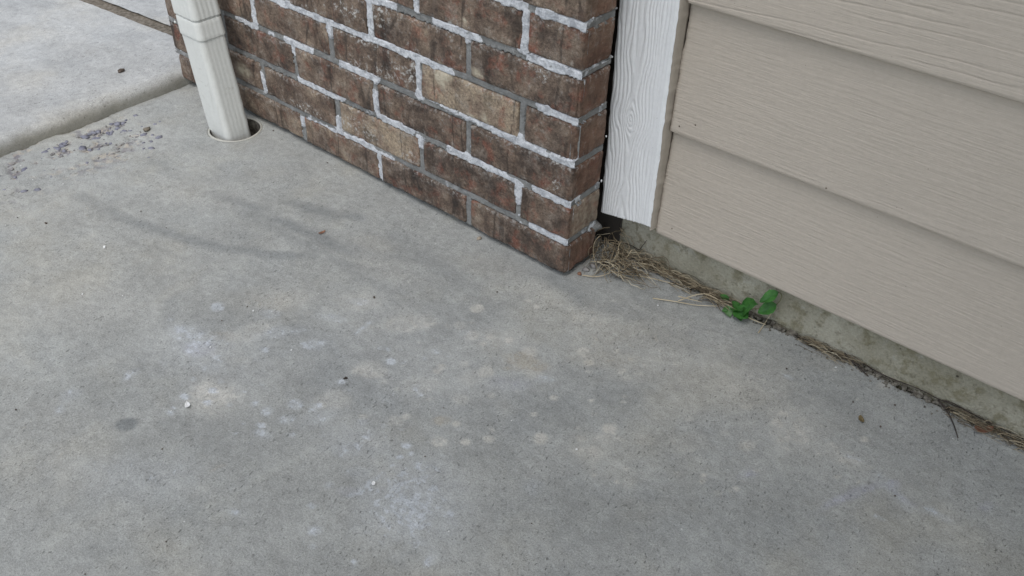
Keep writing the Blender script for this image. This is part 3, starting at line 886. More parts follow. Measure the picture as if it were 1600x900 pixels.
DRAIN = (-.748, -.050); DR = .0505
FND_Y = .1265
def axis(a, b, st, lo, hi):
    c = list(np.arange(a, b, st)) + [b]
    d = st; x = b
    while x < hi:
        d *= 1.6; x = min(x + d, hi); c.append(x)
    d = st; x = a
    while x > lo:
        d *= 1.6; x = max(x - d, lo); c.insert(0, x)
    return np.array(c)
xs = axis(-1.0, .86, .0034, -1.0, 5.0)
ys = axis(-.84, FND_Y + .012, .0034, -5.0, FND_Y + .012)
X, Y = np.meshgrid(xs, ys, indexing='ij')
att = {k: np.zeros_like(X) for k in ('dark', 'light', 'blue', 'tan', 'lilac', 'spall')}
KEY = dict(D='dark', L='light', B='blue', T='tan', P='lilac')
w1 = fbm(X * 34, Y * 34, 3, 4) - .5; w2 = fbm(X * 34, Y * 34, 23, 4) - .5; w3 = fbm(X * 90, Y * 90, 77, 3) - .5
for (k, cx, cy, a, b, c, d, amt, soft) in ELL:
    wk = .014 if soft > .4 else .004
    dx = X - cx + w1 * wk; dy = Y - cy + w2 * wk
    r = np.hypot(a * dx + b * dy, c * dx + d * dy) + w3 * (.5 if soft > .4 else .2)
    m = sstep(1.0 + soft * .5, 1.0 - soft * .8, r) * amt * (.72 if k == 'D' and amt < .9 else 1)
    A = att[KEY[k]]; np.maximum(A, m, out=A)
for (k, P, wd, amt, soft) in LIN:
    best = np.full(X.shape, 9.0)
    Q = [np.array(p[:2]) for p in smooth_path([(p[0], p[1], 0) for p in P], 4)]
    for p, q in zip(Q[:-1], Q[1:]):
        v = q - p; L2 = v @ v + 1e-12
        tt = np.clip(((X - p[0]) * v[0] + (Y - p[1]) * v[1]) / L2, 0, 1)
        best = np.minimum(best, np.hypot(X - p[0] - tt * v[0] + w1 * .008, Y - p[1] - tt * v[1] + w2 * .008))
    m = sstep(1.9, .1, best / wd + w3 * .6) * amt * 1.15 * sstep(.18, .50, fbm(X * 13, Y * 13, 19, 3))
    A = att[KEY[k]]; np.maximum(A, m, out=A)
# spalled strip along the step at the far left
sp = sstep(.16, .02, np.abs(X + .90 + .02 * np.sin(Y * 30))) * sstep(-.52, -.40, Y) * sstep(-.13, -.22, Y)
sp = sp * sstep(.46, .62, fbm(X * 40, Y * 40, 51, 4)) 
att['spall'] = sp
Z = (fbm(X * 16, Y * 16, 5, 4) - .5) * .0030 + (vn(X * 190, Y * 190, 9) - .5) * .0006 - sp * .0030
# open joint against the foundation and under the brick
gap = sstep(FND_Y - .012, FND_Y - .002, Y + (fbm(X * 40, X * 3, 91, 3) - .5) * .012) * (X > .02)
Z -= gap * .012
# broken lip beside the driveway step
lip = sstep(-.955, -.975, X + (fbm(Y * 30, Y * 2, 61, 4) - .5) * .03)
Z -= lip * .006
# drain opening
rx, ry = X - DRAIN[0], Y - DRAIN[1]; rr = np.hypot(rx, ry)
near = np.abs(rr - DR) < .0024
sc_ = np.where(near, DR / np.maximum(rr, 1e-6), 1.0)
X2 = DRAIN[0] + rx * sc_; Y2 = DRAIN[1] + ry * sc_
Z = np.where(near, np.minimum(Z, -.0005), Z)
Z = np.where((rr < DR) & ~near, -.20, Z)
V = np.stack([X2, Y2, Z], -1).reshape(-1, 3)
obj('patio_slab', mesh_from('patio_slab', V, grid_faces(len(xs), len(ys)), True, att), M['slab'], kind='structure')

# raised driveway slab with rounded edge, split by an open joint
def drive_slab(y0, y1, x_far, skew0, skew1):
    prof = []                                            # (offset from edge, z)
    R_ = .024
    prof += [(0.003, -.05), (0.0, -.006)]
    for k in range(7):
        a = math.pi / 2 * k / 6
        prof.append((-R_ * (1 - math.cos(a)), .028 - R_ + R_ * math.sin(a)))
    prof += [(-.03 - .012 * k, .0285) for k in range(1, 60)]
    prof += [(-.9, .0285), (-1.6, .0285), (x_far, .0285)]
    n = max(8, int((y1 - y0) / .006)) if y1 - y0 < 1.6 else 0
    yy = np.linspace(y0, y1, n) if n else np.concatenate([np.linspace(y0, -.6, 20), np.linspace(-.595, y1, 130)])
    Vv = []
    for off, z in prof:
        for y in yy:
            f = (y - y0) / (y1 - y0)
            ysk = y + skew1 * f * (-off) + skew0 * (1 - f) * (-off)
            e = -.9655 + (-.0170) * np.clip((y + .39) / .39, -1, 1) + (fbm(np.array(y * 18.), np.array(.3), 8, 3) - .5) * .005
            rough = (float(vn(off * 60, y * 60, 4)) - .5) * .0022
            Vv.append((e + off, ysk, z + rough))
    return mesh_from('driveway_slab', Vv, grid_faces(len(prof), len(yy), False), True)
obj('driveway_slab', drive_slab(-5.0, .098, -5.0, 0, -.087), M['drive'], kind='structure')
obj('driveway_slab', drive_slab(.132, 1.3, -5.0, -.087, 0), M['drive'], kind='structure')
Vj = [(-.985, .094, .0245), (-.985, .138, .0245), (-5.0, -.256, .0245), (-5.0, -.212, .0245)]
obj('driveway_joint', mesh_from('driveway_joint', Vj, [(0, 1, 3, 2)], False), M['joint'], kind='structure')

# added panel overhead, out of view, to shade the slab's right side
box('shade_panel', (.75, 4.5, -3.2, .16, 2.46, 2.56), M['trim'], kind='structure')

# ================================================================== BRICK WALL
S = .2032; H = .06577; J = .0052; BD = .0725
wall = thing('brick_wall', 'dark brown brick wall with white and grey mortar joints behind the downspout', 'brick wall', (-.5, .03, 0))
def loc(me):
    return me
TONE = {(1, 0): (.14, .1, .7), (1, 1): (.08, .15, .35), (1, 2): (.34, .15, .4), (1, 3): (.30, .1, .2), (1, 4): (.2, .1, .2),
        (2, 0): (.16, .1, .75), (2, 1): (.08, .25, .6), (2, 2): (.66, .5, .35), (2, 3): (.24, .3, .2), (2, 4): (.34, .2, .2),
        (3, 0): (.10, .2, .6), (3, 1): (.08, .25, .7), (3, 2): (.24, .15, .6), (3, 3): (.12, .2, .6), (3, 4): (.2, .1, .3),
        (4, 0): (.20, .2, .5), (4, 1): (.72, .35, .65), (4, 2): (.20, .7, .4), (4, 3): (.26, .25, .4), (4, 4): (.34, .3, .4),
        (5, 0): (.14, .3, .7), (5, 1): (.20, .5, .5), (5, 2): (.20, .75, .2), (5, 3): (.2, .5, .2),
        (6, 0): (.22, .3, .8), (6, 1): (.34, .3, .7), (6, 2): (.48, .4, .3), (7, 0): (.40, .2, .3), (7, 1): (.3, .3, .5)}
def course_spans(k, left):
    first = -.1972 if k % 2 else -.0958
    e = [0.0, first]
    while e[-1] - S > left + .03: e.append(e[-1] - S)
    e.append(left)
    return [(e[i + 1] + (J if i < len(e) - 2 else 0), e[i] - (J if i else 0)) for i in range(len(e) - 1)]
NDET = 8
for k in range(1, NDET + 5):
    left = -.990 if k == 1 else -1.003
    for i, (a, b) in enumerate(course_spans(k, left)):
        z0, z1 = (k - 1) * H + J + (.0035 if k == 1 else 0), k * H - J
        jz = RNG.uniform(-.0012, .0012); jy = RNG.uniform(-.0012, .0012)
        fine = k <= NDET
        n = (max(4, int((b - a) / .0058)), 8, 10) if fine else (3, 2, 2)
        BDk = .0800 - .0245 * k * H
        Vb, Fb = rbox(a, b, jy, BDk + jy * .5, z0 + jz, z1 + jz, .0042, n)
        if fine:
            sd_ = k * 31 + i * 7
            # wobble of the outline plus dents on the faces
            x_, y_, z_ = Vb[:, 0], Vb[:, 1], Vb[:, 2]
            u = x_ + y_ * 1.7
            big = fbm(u * 28, z_ * 28, sd_, 3) - .5
            sml = fbm(u * 120, z_ * 120, sd_ + 5, 3) - .5
            crease = sstep(.62, .80, vn(u * 75, z_ * 7 + sd_, sd_ + 9))
            dep = big * .0035 + sml * .0028 + crease * .0022
            cz = (z0 + z1) / 2
            front = sstep(jy + .004, jy + .0005, y_)
            ret = sstep(b - .004, b - .0005, x_) if i == 0 else 0
            Vb[:, 1] += dep * front
            if i == 0: Vb[:, 0] -= dep * ret
            Vb[:, 2] += np.sign(z_ - cz) * sstep(.018, .026, np.abs(z_ - cz)) * (fbm(u * 55, np.full_like(u, sd_), 3, 3) - .5) * .0022
            if i: Vb[:, 0] += sstep(.012, .0, b - x_) * (fbm(z_ * 60, np.full_like(u, sd_ + 2), 3, 2) - .5) * .004
            sl = np.zeros(len(Vb)); sc2 = np.zeros(len(Vb))
            for (sx, sz, ra, rb, kd) in SPLASH:
                m = sstep(1.25, .4, np.hypot((x_ - sx) / max(ra, .004), (z_ - sz) / max(rb, .004)) + sml * .8) * (y_ < .01)
                if kd == 'l': sl = np.maximum(sl, m)
                else: sc2 = np.maximum(sc2, m)
            if k == 2 and i == 0: sc2 = np.maximum(sc2, .38 * sstep(.004, .014, y_) * (x_ > -.008))
            edge = np.maximum(sstep(.012, .004, z1 - z_), .5 * sstep(.010, .003, z_ - z0))
            rt_ = (sstep(.002, .010, y_) + .6 * sstep(-.03, -.002, x_) * (fbm(u * 40, z_ * 40, sd_ + 1, 2) > .5)) * (x_ > -.012) * (.7 if i == 0 else 0)
            at_ = dict(splash_l=sl, splash_c=sc2, edge=edge, ret=np.clip(rt_, 0, 1))
        else:
            at_ = None
        tn = TONE.get((k, i), (RNG.uniform(.08, .5), RNG.uniform(.1, .5), RNG.uniform(.1, .7)))
        me = mesh_from('brick', Vb - np.array([-.5, .03, 0]), Fb, True, at_)
        o = obj('brick', me, M['brick'], wall)
        o['tone'], o['lime'], o['redness'] = [float(q) for q in tn]

# mortar: height field over the front and the return face, white lime where it spilled
ZT = NDET * H
def mortar_field(u, z, spans_of, ret=False):
    """depth (+ = recessed) and whiteness for wall coordinate u (x on front, y on return)"""
    dz = np.abs(((z + H / 2) % H) - H / 2)               # distance to bed joint centre
    inside = np.maximum(0, dz - J)
    if not ret:
        kk = np.floor(z / H).astype(int) + 1
        first = np.where(kk % 2 == 1, -.1972, -.0958)
        du = np.abs(((u - first + S / 2) % S) - S / 2)
        du = np.where(u > first + S / 2, 9, du)
        dj = np.minimum(inside, np.maximum(0, du - J))
    else:
        dj = inside
    return dj
xg = np.linspace(-1.0, 0.0, 620); zg = np.linspace(.004, ZT - .03, 320)
U, Zg = np.meshgrid(xg, zg, indexing='ij')
dj = mortar_field(U, Zg, None)
white = np.zeros_like(U)
q1 = fbm(U * 45, Zg * 45, 71, 4); q2 = fbm(U * 170, Zg * 170, 72, 4)
for (x0, z0, x1, z1) in WHITE:
    v = np.array([x1 - x0, z1 - z0]); L2 = v @ v + 1e-9
    tt = np.clip(((U - x0) * v[0] + (Zg - z0) * v[1]) / L2, 0, 1)
    d = np.hypot(U - x0 - tt * v[0], Zg - z0 - tt * v[1])
    white = np.maximum(white, sstep(.0135, .0095, d + (q2 - .5) * .008))
white = np.maximum(white, .55 * sstep(.62, .74, q1) * (Zg < .2))
dep = .0034 + .0016 * (q2 - .5) - .0020 * white
q4 = fbm(U * 330, Zg * 330, 73, 3); q5 = fbm(U * 60, Zg * 60, 74, 2)
lim = -.0002 + .0026 * sstep(.45, .8, q5) * white + (q4 - .5) * .0016
up = np.clip((lim - dj) / .0012, -1, 1)
dep = np.where(dj > .0001, np.where(up > -.5, .0008 - .0012 * up + .0010 * (q4 - .5), .0085), dep - .0008)
dep = np.where(Zg < .0075, .028, dep)
dep = dep + sstep(-.004, 0, U) * .0020
Vm = np.stack([U, dep, Zg], -1).reshape(-1, 3)
yg = np.linspace(0.002, BD - .002, 40)
Yr, Zr = np.meshgrid(yg, zg, indexing='ij')
dr = mortar_field(Yr, Zr, None, True)
q3 = fbm(Yr * 170, Zr * 170, 75, 4)
wr = np.maximum(.52 * sstep(.05, .0, Yr) * sstep(.10, .3, Zr), sstep(.56, .64, fbm(Yr * 45, Zr * 45, 77, 3)) * .8)
wr = np.where(Zr > .33, np.maximum(wr, .45), wr)
dpr = .0022 + .0016 * (q3 - .5)
dpr = np.where(dr > .0001, np.where((dr < .004 * sstep(.5, .7, q3)) & (wr > .4), -.0008, .0085), dpr)
dpr = np.where(Zr < .0075, .028, dpr)
dpr = dpr + sstep(.004, .0, Yr) * .0015
Vr = np.stack([-dpr, Yr * (.0800 - .0245 * Zr) / BD, Zr], -1).reshape(-1, 3)
F1 = grid_faces(len(xg), len(zg)); F2 = grid_faces(len(yg), len(zg)) + len(Vm)
me = mesh_from('mortar', np.concatenate([Vm, Vr]) - np.array([-.5, .03, 0]), np.concatenate([F1, F2]), True,
               dict(white=np.concatenate([white.ravel(), wr.ravel()])))
obj('mortar', me, M['mortar'], wall)
def wbox(name, b, mat, **pr):
    Vv, Ff = box_data(*b)
    return obj(name, mesh_from(name, [(p[0] + .5, p[1] - .03, p[2]) for p in Vv], Ff, False), mat, wall, **pr)
wbox('mortar_core', (-1.0, -.030, .030, BD - .006, .001, 2.45), M['mortar'])
# wall above the picture
bag = Bag()
for k in range(NDET + 5, 37):
    for i, (a, b) in enumerate(course_spans(k, -1.003)):
        Vv, Ff = box_data(a + .5, b + .5, -.03, BD - .03, (k - 1) * H + J, k * H - J)
        bag.add(Vv, Ff)
obj('upper_bricks', mesh_from('upper_bricks', bag.V, bag.F, False), M['brick'], wall, kind='stuff', tone=.25, lime=.2, redness=.4)

# squeezed-out mortar lumps at the hidden back edge of the return
def lump(c, s, seed, n=2):
    bm = bmesh.new(); bmesh.ops.create_icosphere(bm, subdivisions=n, radius=1)
    for v in bm.verts:
        p = v.co
        k = 1 + .5 * (float(vn(p.x * 1.7 + seed * 3.1, p.y * 1.7 + p.z * 2.3, seed)) - .5) + .35 * (float(vn(p.x * 4 + seed, p.y * 4 + p.z * 5, seed + 3)) - .5)
        v.co = Vector((p.x * s[0], p.y * s[1], p.z * s[2])) * k + Vector(c)
    me = bpy.data.meshes.new('lump'); bm.to_mesh(me); bm.free()
    for p in me.polygons: p.use_smooth = True
    return me
me = lump((.5 - .006, .078 - .03, .056), (.012, .012, .009), 5); obj('mortar_lump', me, M['mortar'], wall)

# ================================================================== FOUNDATION, SIDING, TRIM
xf = np.linspace(.014, .9, 180); zf = np.linspace(-.05, .085, 40)
Xf, Zf = np.meshgrid(xf, zf, indexing='ij')
Yf = FND_Y + (fbm(Xf * 22, Zf * 22, 41, 4) - .5) * .005 + sstep(.012, -.01, Zf) * -.002
Vf = np.stack([Xf, Yf, Zf], -1).reshape(-1, 3)
bb = box_data(.9, 4.0, FND_Y, FND_Y + .03, -.05, .085)
Ff = [tuple(f) for f in grid_faces(len(xf), len(zf)).tolist()] + [tuple(i + len(Vf) for i in f) for f in bb[1]]
obj('foundation', mesh_from('foundation', Vf.tolist() + bb[0], Ff, True), M['found'],
    label='low olive grey concrete foundation strip below the beige siding', category='foundation')

LEAN = -.022
def xl(z): return LEAN * min(z, .5)
siding = thing('siding_wall', 'beige painted lap siding wall to the right of the white trim', 'siding', (1.0, FND_Y, .08))
ZB = [.0715, .2400, .4185]
while ZB[-1] < 2.3: ZB.append(ZB[-1] + .1775)
SO = np.array([1.0, FND_Y, .08])
for k, zb in enumerate(ZB):
    zt = (ZB[k + 1] if k + 1 < len(ZB) else zb + .1775) + .022
    det = k < 3
    xx = np.concatenate([np.linspace(0, .62, 150 if det else 3), np.array([.9, 4.0])])
    zz = np.linspace(zb, zt, 190 if det else 3)
    A, Bz = np.meshgrid(xx, zz, indexing='ij')
    XX = A + .0868 + LEAN * np.minimum(Bz, .5)
    tt = (Bz - zb) / .1775
    Yb = .1060 + .0120 * tt
    if det:
        edge = sstep(.012, 0, A)
        XX += edge * (fbm(Bz * 60, Bz * 3, 33 + k, 3) - .5) * .003
        wz = Bz + .010 * (fbm(A * 5, Bz * 9, 15 + k, 3) - .5) - .02 * A * (k - 1) * .3
        g = fbm(A * 26 + k * 9, wz * 300, 60 + k, 3)
        ridge = 1 - np.abs(2 * g - 1)
        h = ridge ** 2 * .00040
        if k == 2:
            ph = (wz - zb) * 1.0 + .07 * (A - .42) ** 2 + .006 * fbm(A * 14, Bz * 14, 88, 3)
            w_ = np.abs(((ph / .0115) % 1) - .5) * 2
            h = h * .5 + sstep(.80, 1.0, w_) * .0011 * sstep(.35, .6, fbm(A * 8, wz * 60, 90, 2))
        Yb = Yb + (fbm(A * 6, Bz * 8, 70 + k, 2) - .5) * .0022
        Yb = Yb + h * sstep(0, .004, Bz - zb)
        Yb = Yb + sstep(.0035, 0, Bz - zb) * .0012
    Vs = np.stack([XX, Yb, Bz], -1).reshape(-1, 3)
    n, m = len(xx), len(zz)
    Fs = grid_faces(n, m).tolist()
    # bottom lip, left end
    nb = len(Vs)
    back_b = np.stack([XX[:, 0], np.full(n, .1165), np.full(n, zb)], -1)
    back_l = np.stack([XX[0, :], np.full(m, .1215), Bz[0, :]], -1)
    Vs = np.concatenate([Vs, back_b, back_l])
    Fs += [[i * m, nb + i, nb + i + 1, (i + 1) * m] for i in range(n - 1)]
    nl = nb + n
    Fs += [[j, j + 1, nl + j + 1, nl + j] for j in range(m - 1)]
    obj('siding_board', mesh_from('siding_board', Vs - SO, Fs, True), M['siding'], siding)
Vv, Ff = box_data(-1.0, 4.0, .1385, .16, .0885, 2.45)
obj('sheathing', mesh_from('sheathing', [tuple(np.array(p) - SO) for p in Vv], Ff, False), M['sheath'], siding)
Vv, Ff = box_data(-1.0, .012, .126, .1375, -.01, 2.45)
obj('sheathing', mesh_from('sheathing', [tuple(np.array(p) - SO) for p in Vv], Ff, False), M['sheath'], siding)

# white trim board with raised wood grain
trim = thing('trim_board', 'white painted wood grain trim board between brick and siding', 'trim board', (.035, .10, .08))
TO = np.array([.035, .10, .08])
W_ = .0885; x_left = -.0058
us = np.linspace(0, W_, 92)
zs = np.concatenate([np.linspace(0, .46, 300), np.array([.8, 2.45])])
Uu, Ww = np.meshgrid(us, zs, indexing='ij')
botz = .0725 + .0150 * (us / W_) + (fbm(us * 160, us * 7, 3, 3) - .5) * .006 * sstep(.35, .7, us / W_) - sstep(.93, 1, us / W_) * .004
ZZ = botz[:, None] + Ww * (2.45 - botz[:, None]) / 2.45
ku, kz = .036, KNOT[2]
wrp = (fbm(Uu * 24, ZZ * 5, 21, 3) - .5) * .026 + (fbm(Uu * 90, ZZ * 30, 22, 2) - .5) * .004
vz = np.tanh((ZZ - kz) / .10) * .10
vz = np.tanh((ZZ - kz) / .028) * .028
phi = np.hypot(Uu - ku, .62 * vz) + wrp
g = .5 + .5 * np.sin(phi / .0042 * 2 * math.pi)
gm = sstep(1.02, .62, Uu / W_ + (fbm(ZZ * 9, Uu * 10, 29, 2) - .5) * .35)
hgt = (g ** 2) * .0011 * (.12 + .88 * gm) + (fbm(Uu * 60, ZZ * 40, 25, 3) - .5) * .0007
edge = sstep(.004, 0, Uu) * .0012 + sstep(W_ - .005, W_, Uu) * (.0014 + .002 * (fbm(ZZ * 55, ZZ * 3, 27, 3) - .4))
Yt = .0940 + hgt + edge
XT = x_left + Uu + LEAN * np.minimum(ZZ, .5) + sstep(W_ - .006, W_, Uu) * (fbm(ZZ * 70, ZZ * 5, 28, 3) - .5) * .0030
Vt = np.stack([XT, Yt, ZZ], -1).reshape(-1, 3)
n, m = len(us), len(zs)
Ft = grid_faces(n, m).tolist()
nb = len(Vt)
bk_b = np.stack([XT[:, 0], np.full(n, .108), ZZ[:, 0] + .001], -1)
bk_l = np.stack([XT[0, :], np.full(m, .108), ZZ[0, :]], -1)
Vt = np.concatenate([Vt, bk_b, bk_l])
Ft += [[i * m, nb + i, nb + i + 1, (i + 1) * m] for i in range(n - 1)]
Ft += [[j, j + 1, nb + n + j + 1, nb + n + j] for j in range(m - 1)]
obj('board', mesh_from('board', Vt - TO, Ft, True), M['trim'], trim)
# tan painted edge / caulk between trim and siding
zc = np.concatenate([np.linspace(.079, .46, 160), np.array([2.4])])
pts = []
for z in zc:
    x = x_left + W_ + LEAN * min(z, .5) + (float(fbm(np.array(z * 70), np.array(z * 5), 28, 3)) - .5) * .0030
    w = (float(fbm(np.array(z * 45), np.array(1.3), 44, 3)) - .5) * .0016
    pts.append([(x - .0012, .0960, z), (x + .0006 + w, .0968, z), (x + .0018 + w, .1045, z), (x + .0030 + w, .1130, z), (x + .0028, .119, z), (x - .0012, .119, z)])
Vc = np.array(pts).reshape(-1, 3)
Fc = grid_faces(len(zc), 6, True).tolist() + [[0, 1, 2, 3, 4, 5]]
obj('caulk_bead', mesh_from('caulk_bead', Vc - TO, Fc, True), M['caulk'], trim, label='tan caulk strip along the right edge')
# drips of white sealant in the black gap beside the brick
for i, z in enumerate([.139, .214]):
    s = random.uniform(.0012, .0024)
    me = lump(tuple(np.array([.0005 + random.uniform(-.002, .001), .0808 - .0245 * z, z]) - TO), (s * .8, s, s * random.uniform(1, 2.2)), i + 40, 1)
    obj('sealant_drip', me, M['trim'], trim)

# ================================================================== DOWNSPOUT + DRAIN
spout = thing('downspout', 'ivory rectangular metal downspout standing in the round drain opening', 'downspout', (-.757, -.057, 0))
def section(w, d, r, rib):
    pts = []
    for (cx, cy, a0) in ((w / 2 - r, d / 2 - r, 0), (-w / 2 + r, d / 2 - r, 90), (-w / 2 + r, -d / 2 + r, 180), (w / 2 - r, -d / 2 + r, 270)):
        for k in range(7):
            a = math.radians(a0 + 15 * k)
            pts.append((cx + r * math.cos(a), cy + r * math.sin(a)))
    # fill straight sides with shallow ribs
    out = []
    for i, p in enumerate(pts):
        q = pts[(i + 1) % len(pts)]
        out.append(p)
        Ld = math.hypot(q[0] - p[0], q[1] - p[1])
        if Ld > r * .6:
            nx, ny = (q[1] - p[1]) / Ld, -(q[0] - p[0]) / Ld
            N = 16
            for k in range(1, N):
                t = k / N
                o = -rib * (.5 - .5 * math.cos(2 * math.pi * t * 4))
                out.append((p[0] + (q[0] - p[0]) * t + nx * o, p[1] + (q[1] - p[1]) * t + ny * o))
    return out
def extrude(sec, zlist, lean, cap=False, dents=0):
    Vv = []; n = len(sec)
    for (z, s) in zlist:
        for (x, y) in sec:
            dx = dents * (float(vn(x * 60 + 3, z * 60 + y * 40, 13)) - .5) if dents else 0
            Vv.append((x * s + lean[0] * z + dx, y * s + lean[1] * z + dx, z))
    Ff = [(i * n + k, i * n + (k + 1) % n, (i + 1) * n + (k + 1) % n, (i + 1) * n + k) for i in range(len(zlist) - 1) for k in range(n)]
    return Vv, Ff
LN = (-.150, 0.0)
sec = section(.064, .054, .010, .0003)
V_, F_ = extrude(sec, [(-.035, .99)] + [(-.03 + .016 * k, 1.0) for k in range(18)], LN, dents=.0012)
obj('pipe', mesh_from('pipe', V_, F_, True), M['gutter'], spout)
sec2 = section(.0655, .0555, .0105, .0004)
V_, F_ = extrude(sec2, [(.180, .97), (.1805, 1.03), (.182, 1.045), (.188, 1.035), (.197, 1.03), (.206, 1.03), (.2115, 1.02), (.213, 1.0), (.2135, .96)], LN)
obj('coupling_band', mesh_from('coupling_band', V_, F_, True), M['gutter'], spout)
V_, F_ = extrude(section(.0665, .0565, .0105, .0008), [(.2155, .98), (.2157, 1.035), (.218, 1.042), (.235, 1.03), (.3, 1.03), (.5, 1.03), (2.4, 1.03)], LN)
# above the band the pipe turns upright
V_ = [(x if z < .3 else x - LN[0] * (z - .3), y, z) for (x, y, z) in V_]
obj('upper_pipe', mesh_from('upper_pipe', V_, F_, True), M['gutter'], spout)
sc_me = lump((-.030 - .15 * .2, -.031, .200), (.0028, .0016, .0028), 3, 1)
obj('screw', sc_me, M['gutter'], spout)

dr_ = thing('drain_pipe', 'round pale plastic drain pipe rim set into the concrete', 'drain', (DRAIN[0], DRAIN[1], 0))
Vd = []; N = 64
rings = [(DR - .0055, -.19), (DR - .0040, -.0005), (DR - .0032, .0008), (DR - .0012, .0008), (DR + .0004, -.002), (DR + .0004, -.02)]
for (r, z) in rings:
    for k in range(N):
        a = 2 * math.pi * k / N
        Vd.append((r * math.cos(a), r * math.sin(a), z + .0006 * math.sin(a * 3)))
Fd = [(i * N + k, (i + 1) * N + k, (i + 1) * N + (k + 1) % N, i * N + (k + 1) % N) for i in range(len(rings) - 1) for k in range(N)]
obj('rim', mesh_from('rim', Vd[N:], [tuple(i - N for i in f[::-1]) for f in Fd[N:]], True), M['pvc'], dr_)
Vi = [((DR - .0055) * math.cos(2 * math.pi * k / N), (DR - .0055) * math.sin(2 * math.pi * k / N), z) for z in (-.19, -.004, -.0006) for k in range(N)]
obj('pipe_wall', mesh_from('pipe_wall', Vi, Fd[:N] + [tuple(i + N for i in f) for f in Fd[:N]], True), M['dirt'], dr_)
Vd2 = [(0, 0, -.17)] + [((DR - .006) * math.cos(2 * math.pi * k / N), (DR - .006) * math.sin(2 * math.pi * k / N), -.17) for k in range(N)]
obj('mud', mesh_from('mud', Vd2, [(0, 1 + k, 1 + (k + 1) % N) for k in range(N)], False), M['dirt'], dr_)

# ================================================================== DRY GRASS, TWIGS, WEED
def strand(bag, p, q, lift, rad, n=6, wob=.006):
    SH = random.random() ** 1.3
    P0, P1 = Vector(p), Vector(q)
    pts = []
    wv = Vector((random.uniform(-1, 1), random.uniform(-1, 1), random.uniform(-.3, .6))) * wob
    for k in range(n + 1):
        t = k / n
        c = P0.lerp(P1, t) + wv * math.sin(math.pi * t) + Vector((0, 0, lift * math.sin(math.pi * t)))
        c += Vector((random.uniform(-1, 1), random.uniform(-1, 1), random.uniform(-1, 1))) * wob * .12
        c.y = min(c.y, FND_Y - .003)
        c.z = max(c.z, rad + .0008)
        if c.x < .002 and c.y < .081: c.x = .002
        pts.append(c)
    V_, F_ = tube(pts, rad, 3, .45)
    bag.add(V_, F_); bag.shade = getattr(bag, 'shade', []) + [SH] * len(V_)
def straw_patch(name, label, fn, n):
    bag = Bag()
    for i in range(n): fn(bag)
    return obj(name, mesh_from(name, bag.V, bag.F, True, dict(shade=bag.shade)), M['straw'], kind='stuff', label=label, category='dry grass')
R = random.uniform
def f_corner(b):
    # hanging tuft in the corner behind the brick
    x = R(.003, .040); y = R(.060, .118); z = R(.012, .046)
    a = R(0, 6.28); l = R(.02, .055)
    strand(b, (x, y, z), (x + R(-.012, .03), y - R(-.005, .045), max(.002, z - R(.02, .06))), R(-.004, .008), R(.0005, .0010), 7, .020)
def f_corner_low(b):
    x = R(.010, .075); y = R(.045, .118); a = R(-.5, .9); l = R(.02, .07)
    strand(b, (x, y, R(.002, .016)), (x + l * math.cos(a), y + l * math.sin(a) * .5, R(.002, .014)), R(0, .012), R(.0005, .0010), 7, .016)
def f_run(b):
    t = R(0, 1) ** 1.2
    x = .06 + t * .15; a = random.gauss(.05, .45); l = R(.015, .055)
    y = .122 - abs(random.gauss(0, .010)) - .004
    strand(b, (x, y, R(.001, .012 - .006 * t)), (x + l * math.cos(a), y + l * math.sin(a) * .4, R(.001, .010)), R(0, .006), R(.0004, .0009), 6, .006)
bag_c = Bag()
for i in range(58): f_corner(bag_c)
for i in range(92): f_corner_low(bag_c)
for i in range(190): f_run(bag_c)
obj('dry_grass', mesh_from('dry_grass', bag_c.V, bag_c.F, True, dict(shade=bag_c.shade)), M['straw'], kind='stuff', label='tangle of dry tan grass from the brick corner along the foundation', category='dry grass')
def mk_run(x0, x1, yj, zmax):
    def f(b):
        x = R(x0, x1); a = random.gauss(.0, .35); l = R(.012, .042)
        y = FND_Y - .005 - abs(random.gauss(0, yj))
        strand(b, (x, y, R(.0005, zmax)), (x + l * math.cos(a), y + l * math.sin(a) * .5, R(.0005, zmax)), R(0, .003), R(.0003, .0007), 5, .005)
    return f
straw_patch('dry_grass', 'thin dry grass wisps by the joint right of the green weed', mk_run(.325, .405, .009, .006), 70)
straw_patch('dry_grass', 'dry grass wisps beside the dark twig at the right end of foundation', mk_run(.535, .66, .010, .007), 120)

# soil crumbs in the joint
bag = Bag()
for i in range(800):
    x = R(.03, .72); y = FND_Y - .002 - abs(random.gauss(0, .0065)); s = R(.0006, .0022) * (1.3 if x > .25 else 1)
    if random.random() < .12: y -= R(0, .02); s *= .6
    Vv, Ff = box_data(-s, s, -s * R(.5, 1), s * R(.5, 1), -s * .6, s * .6)
    th = R(0, 6.28); c, sn = math.cos(th), math.sin(th)
    zz = -.004 * max(0, (y - (FND_Y - .008)) / .008) + s * .4
    tl = R(-.5, .5)
    bag.add([(x + c * p[0] - sn * p[1], y + sn * p[0] + c * p[1], zz + p[2] + tl * p[0]) for p in Vv], Ff)
obj('soil_crumbs', mesh_from('soil_crumbs', bag.V, bag.F, False), M['dirt'], kind='stuff', label='dark soil crumbs filling the joint along the foundation', category='soil')

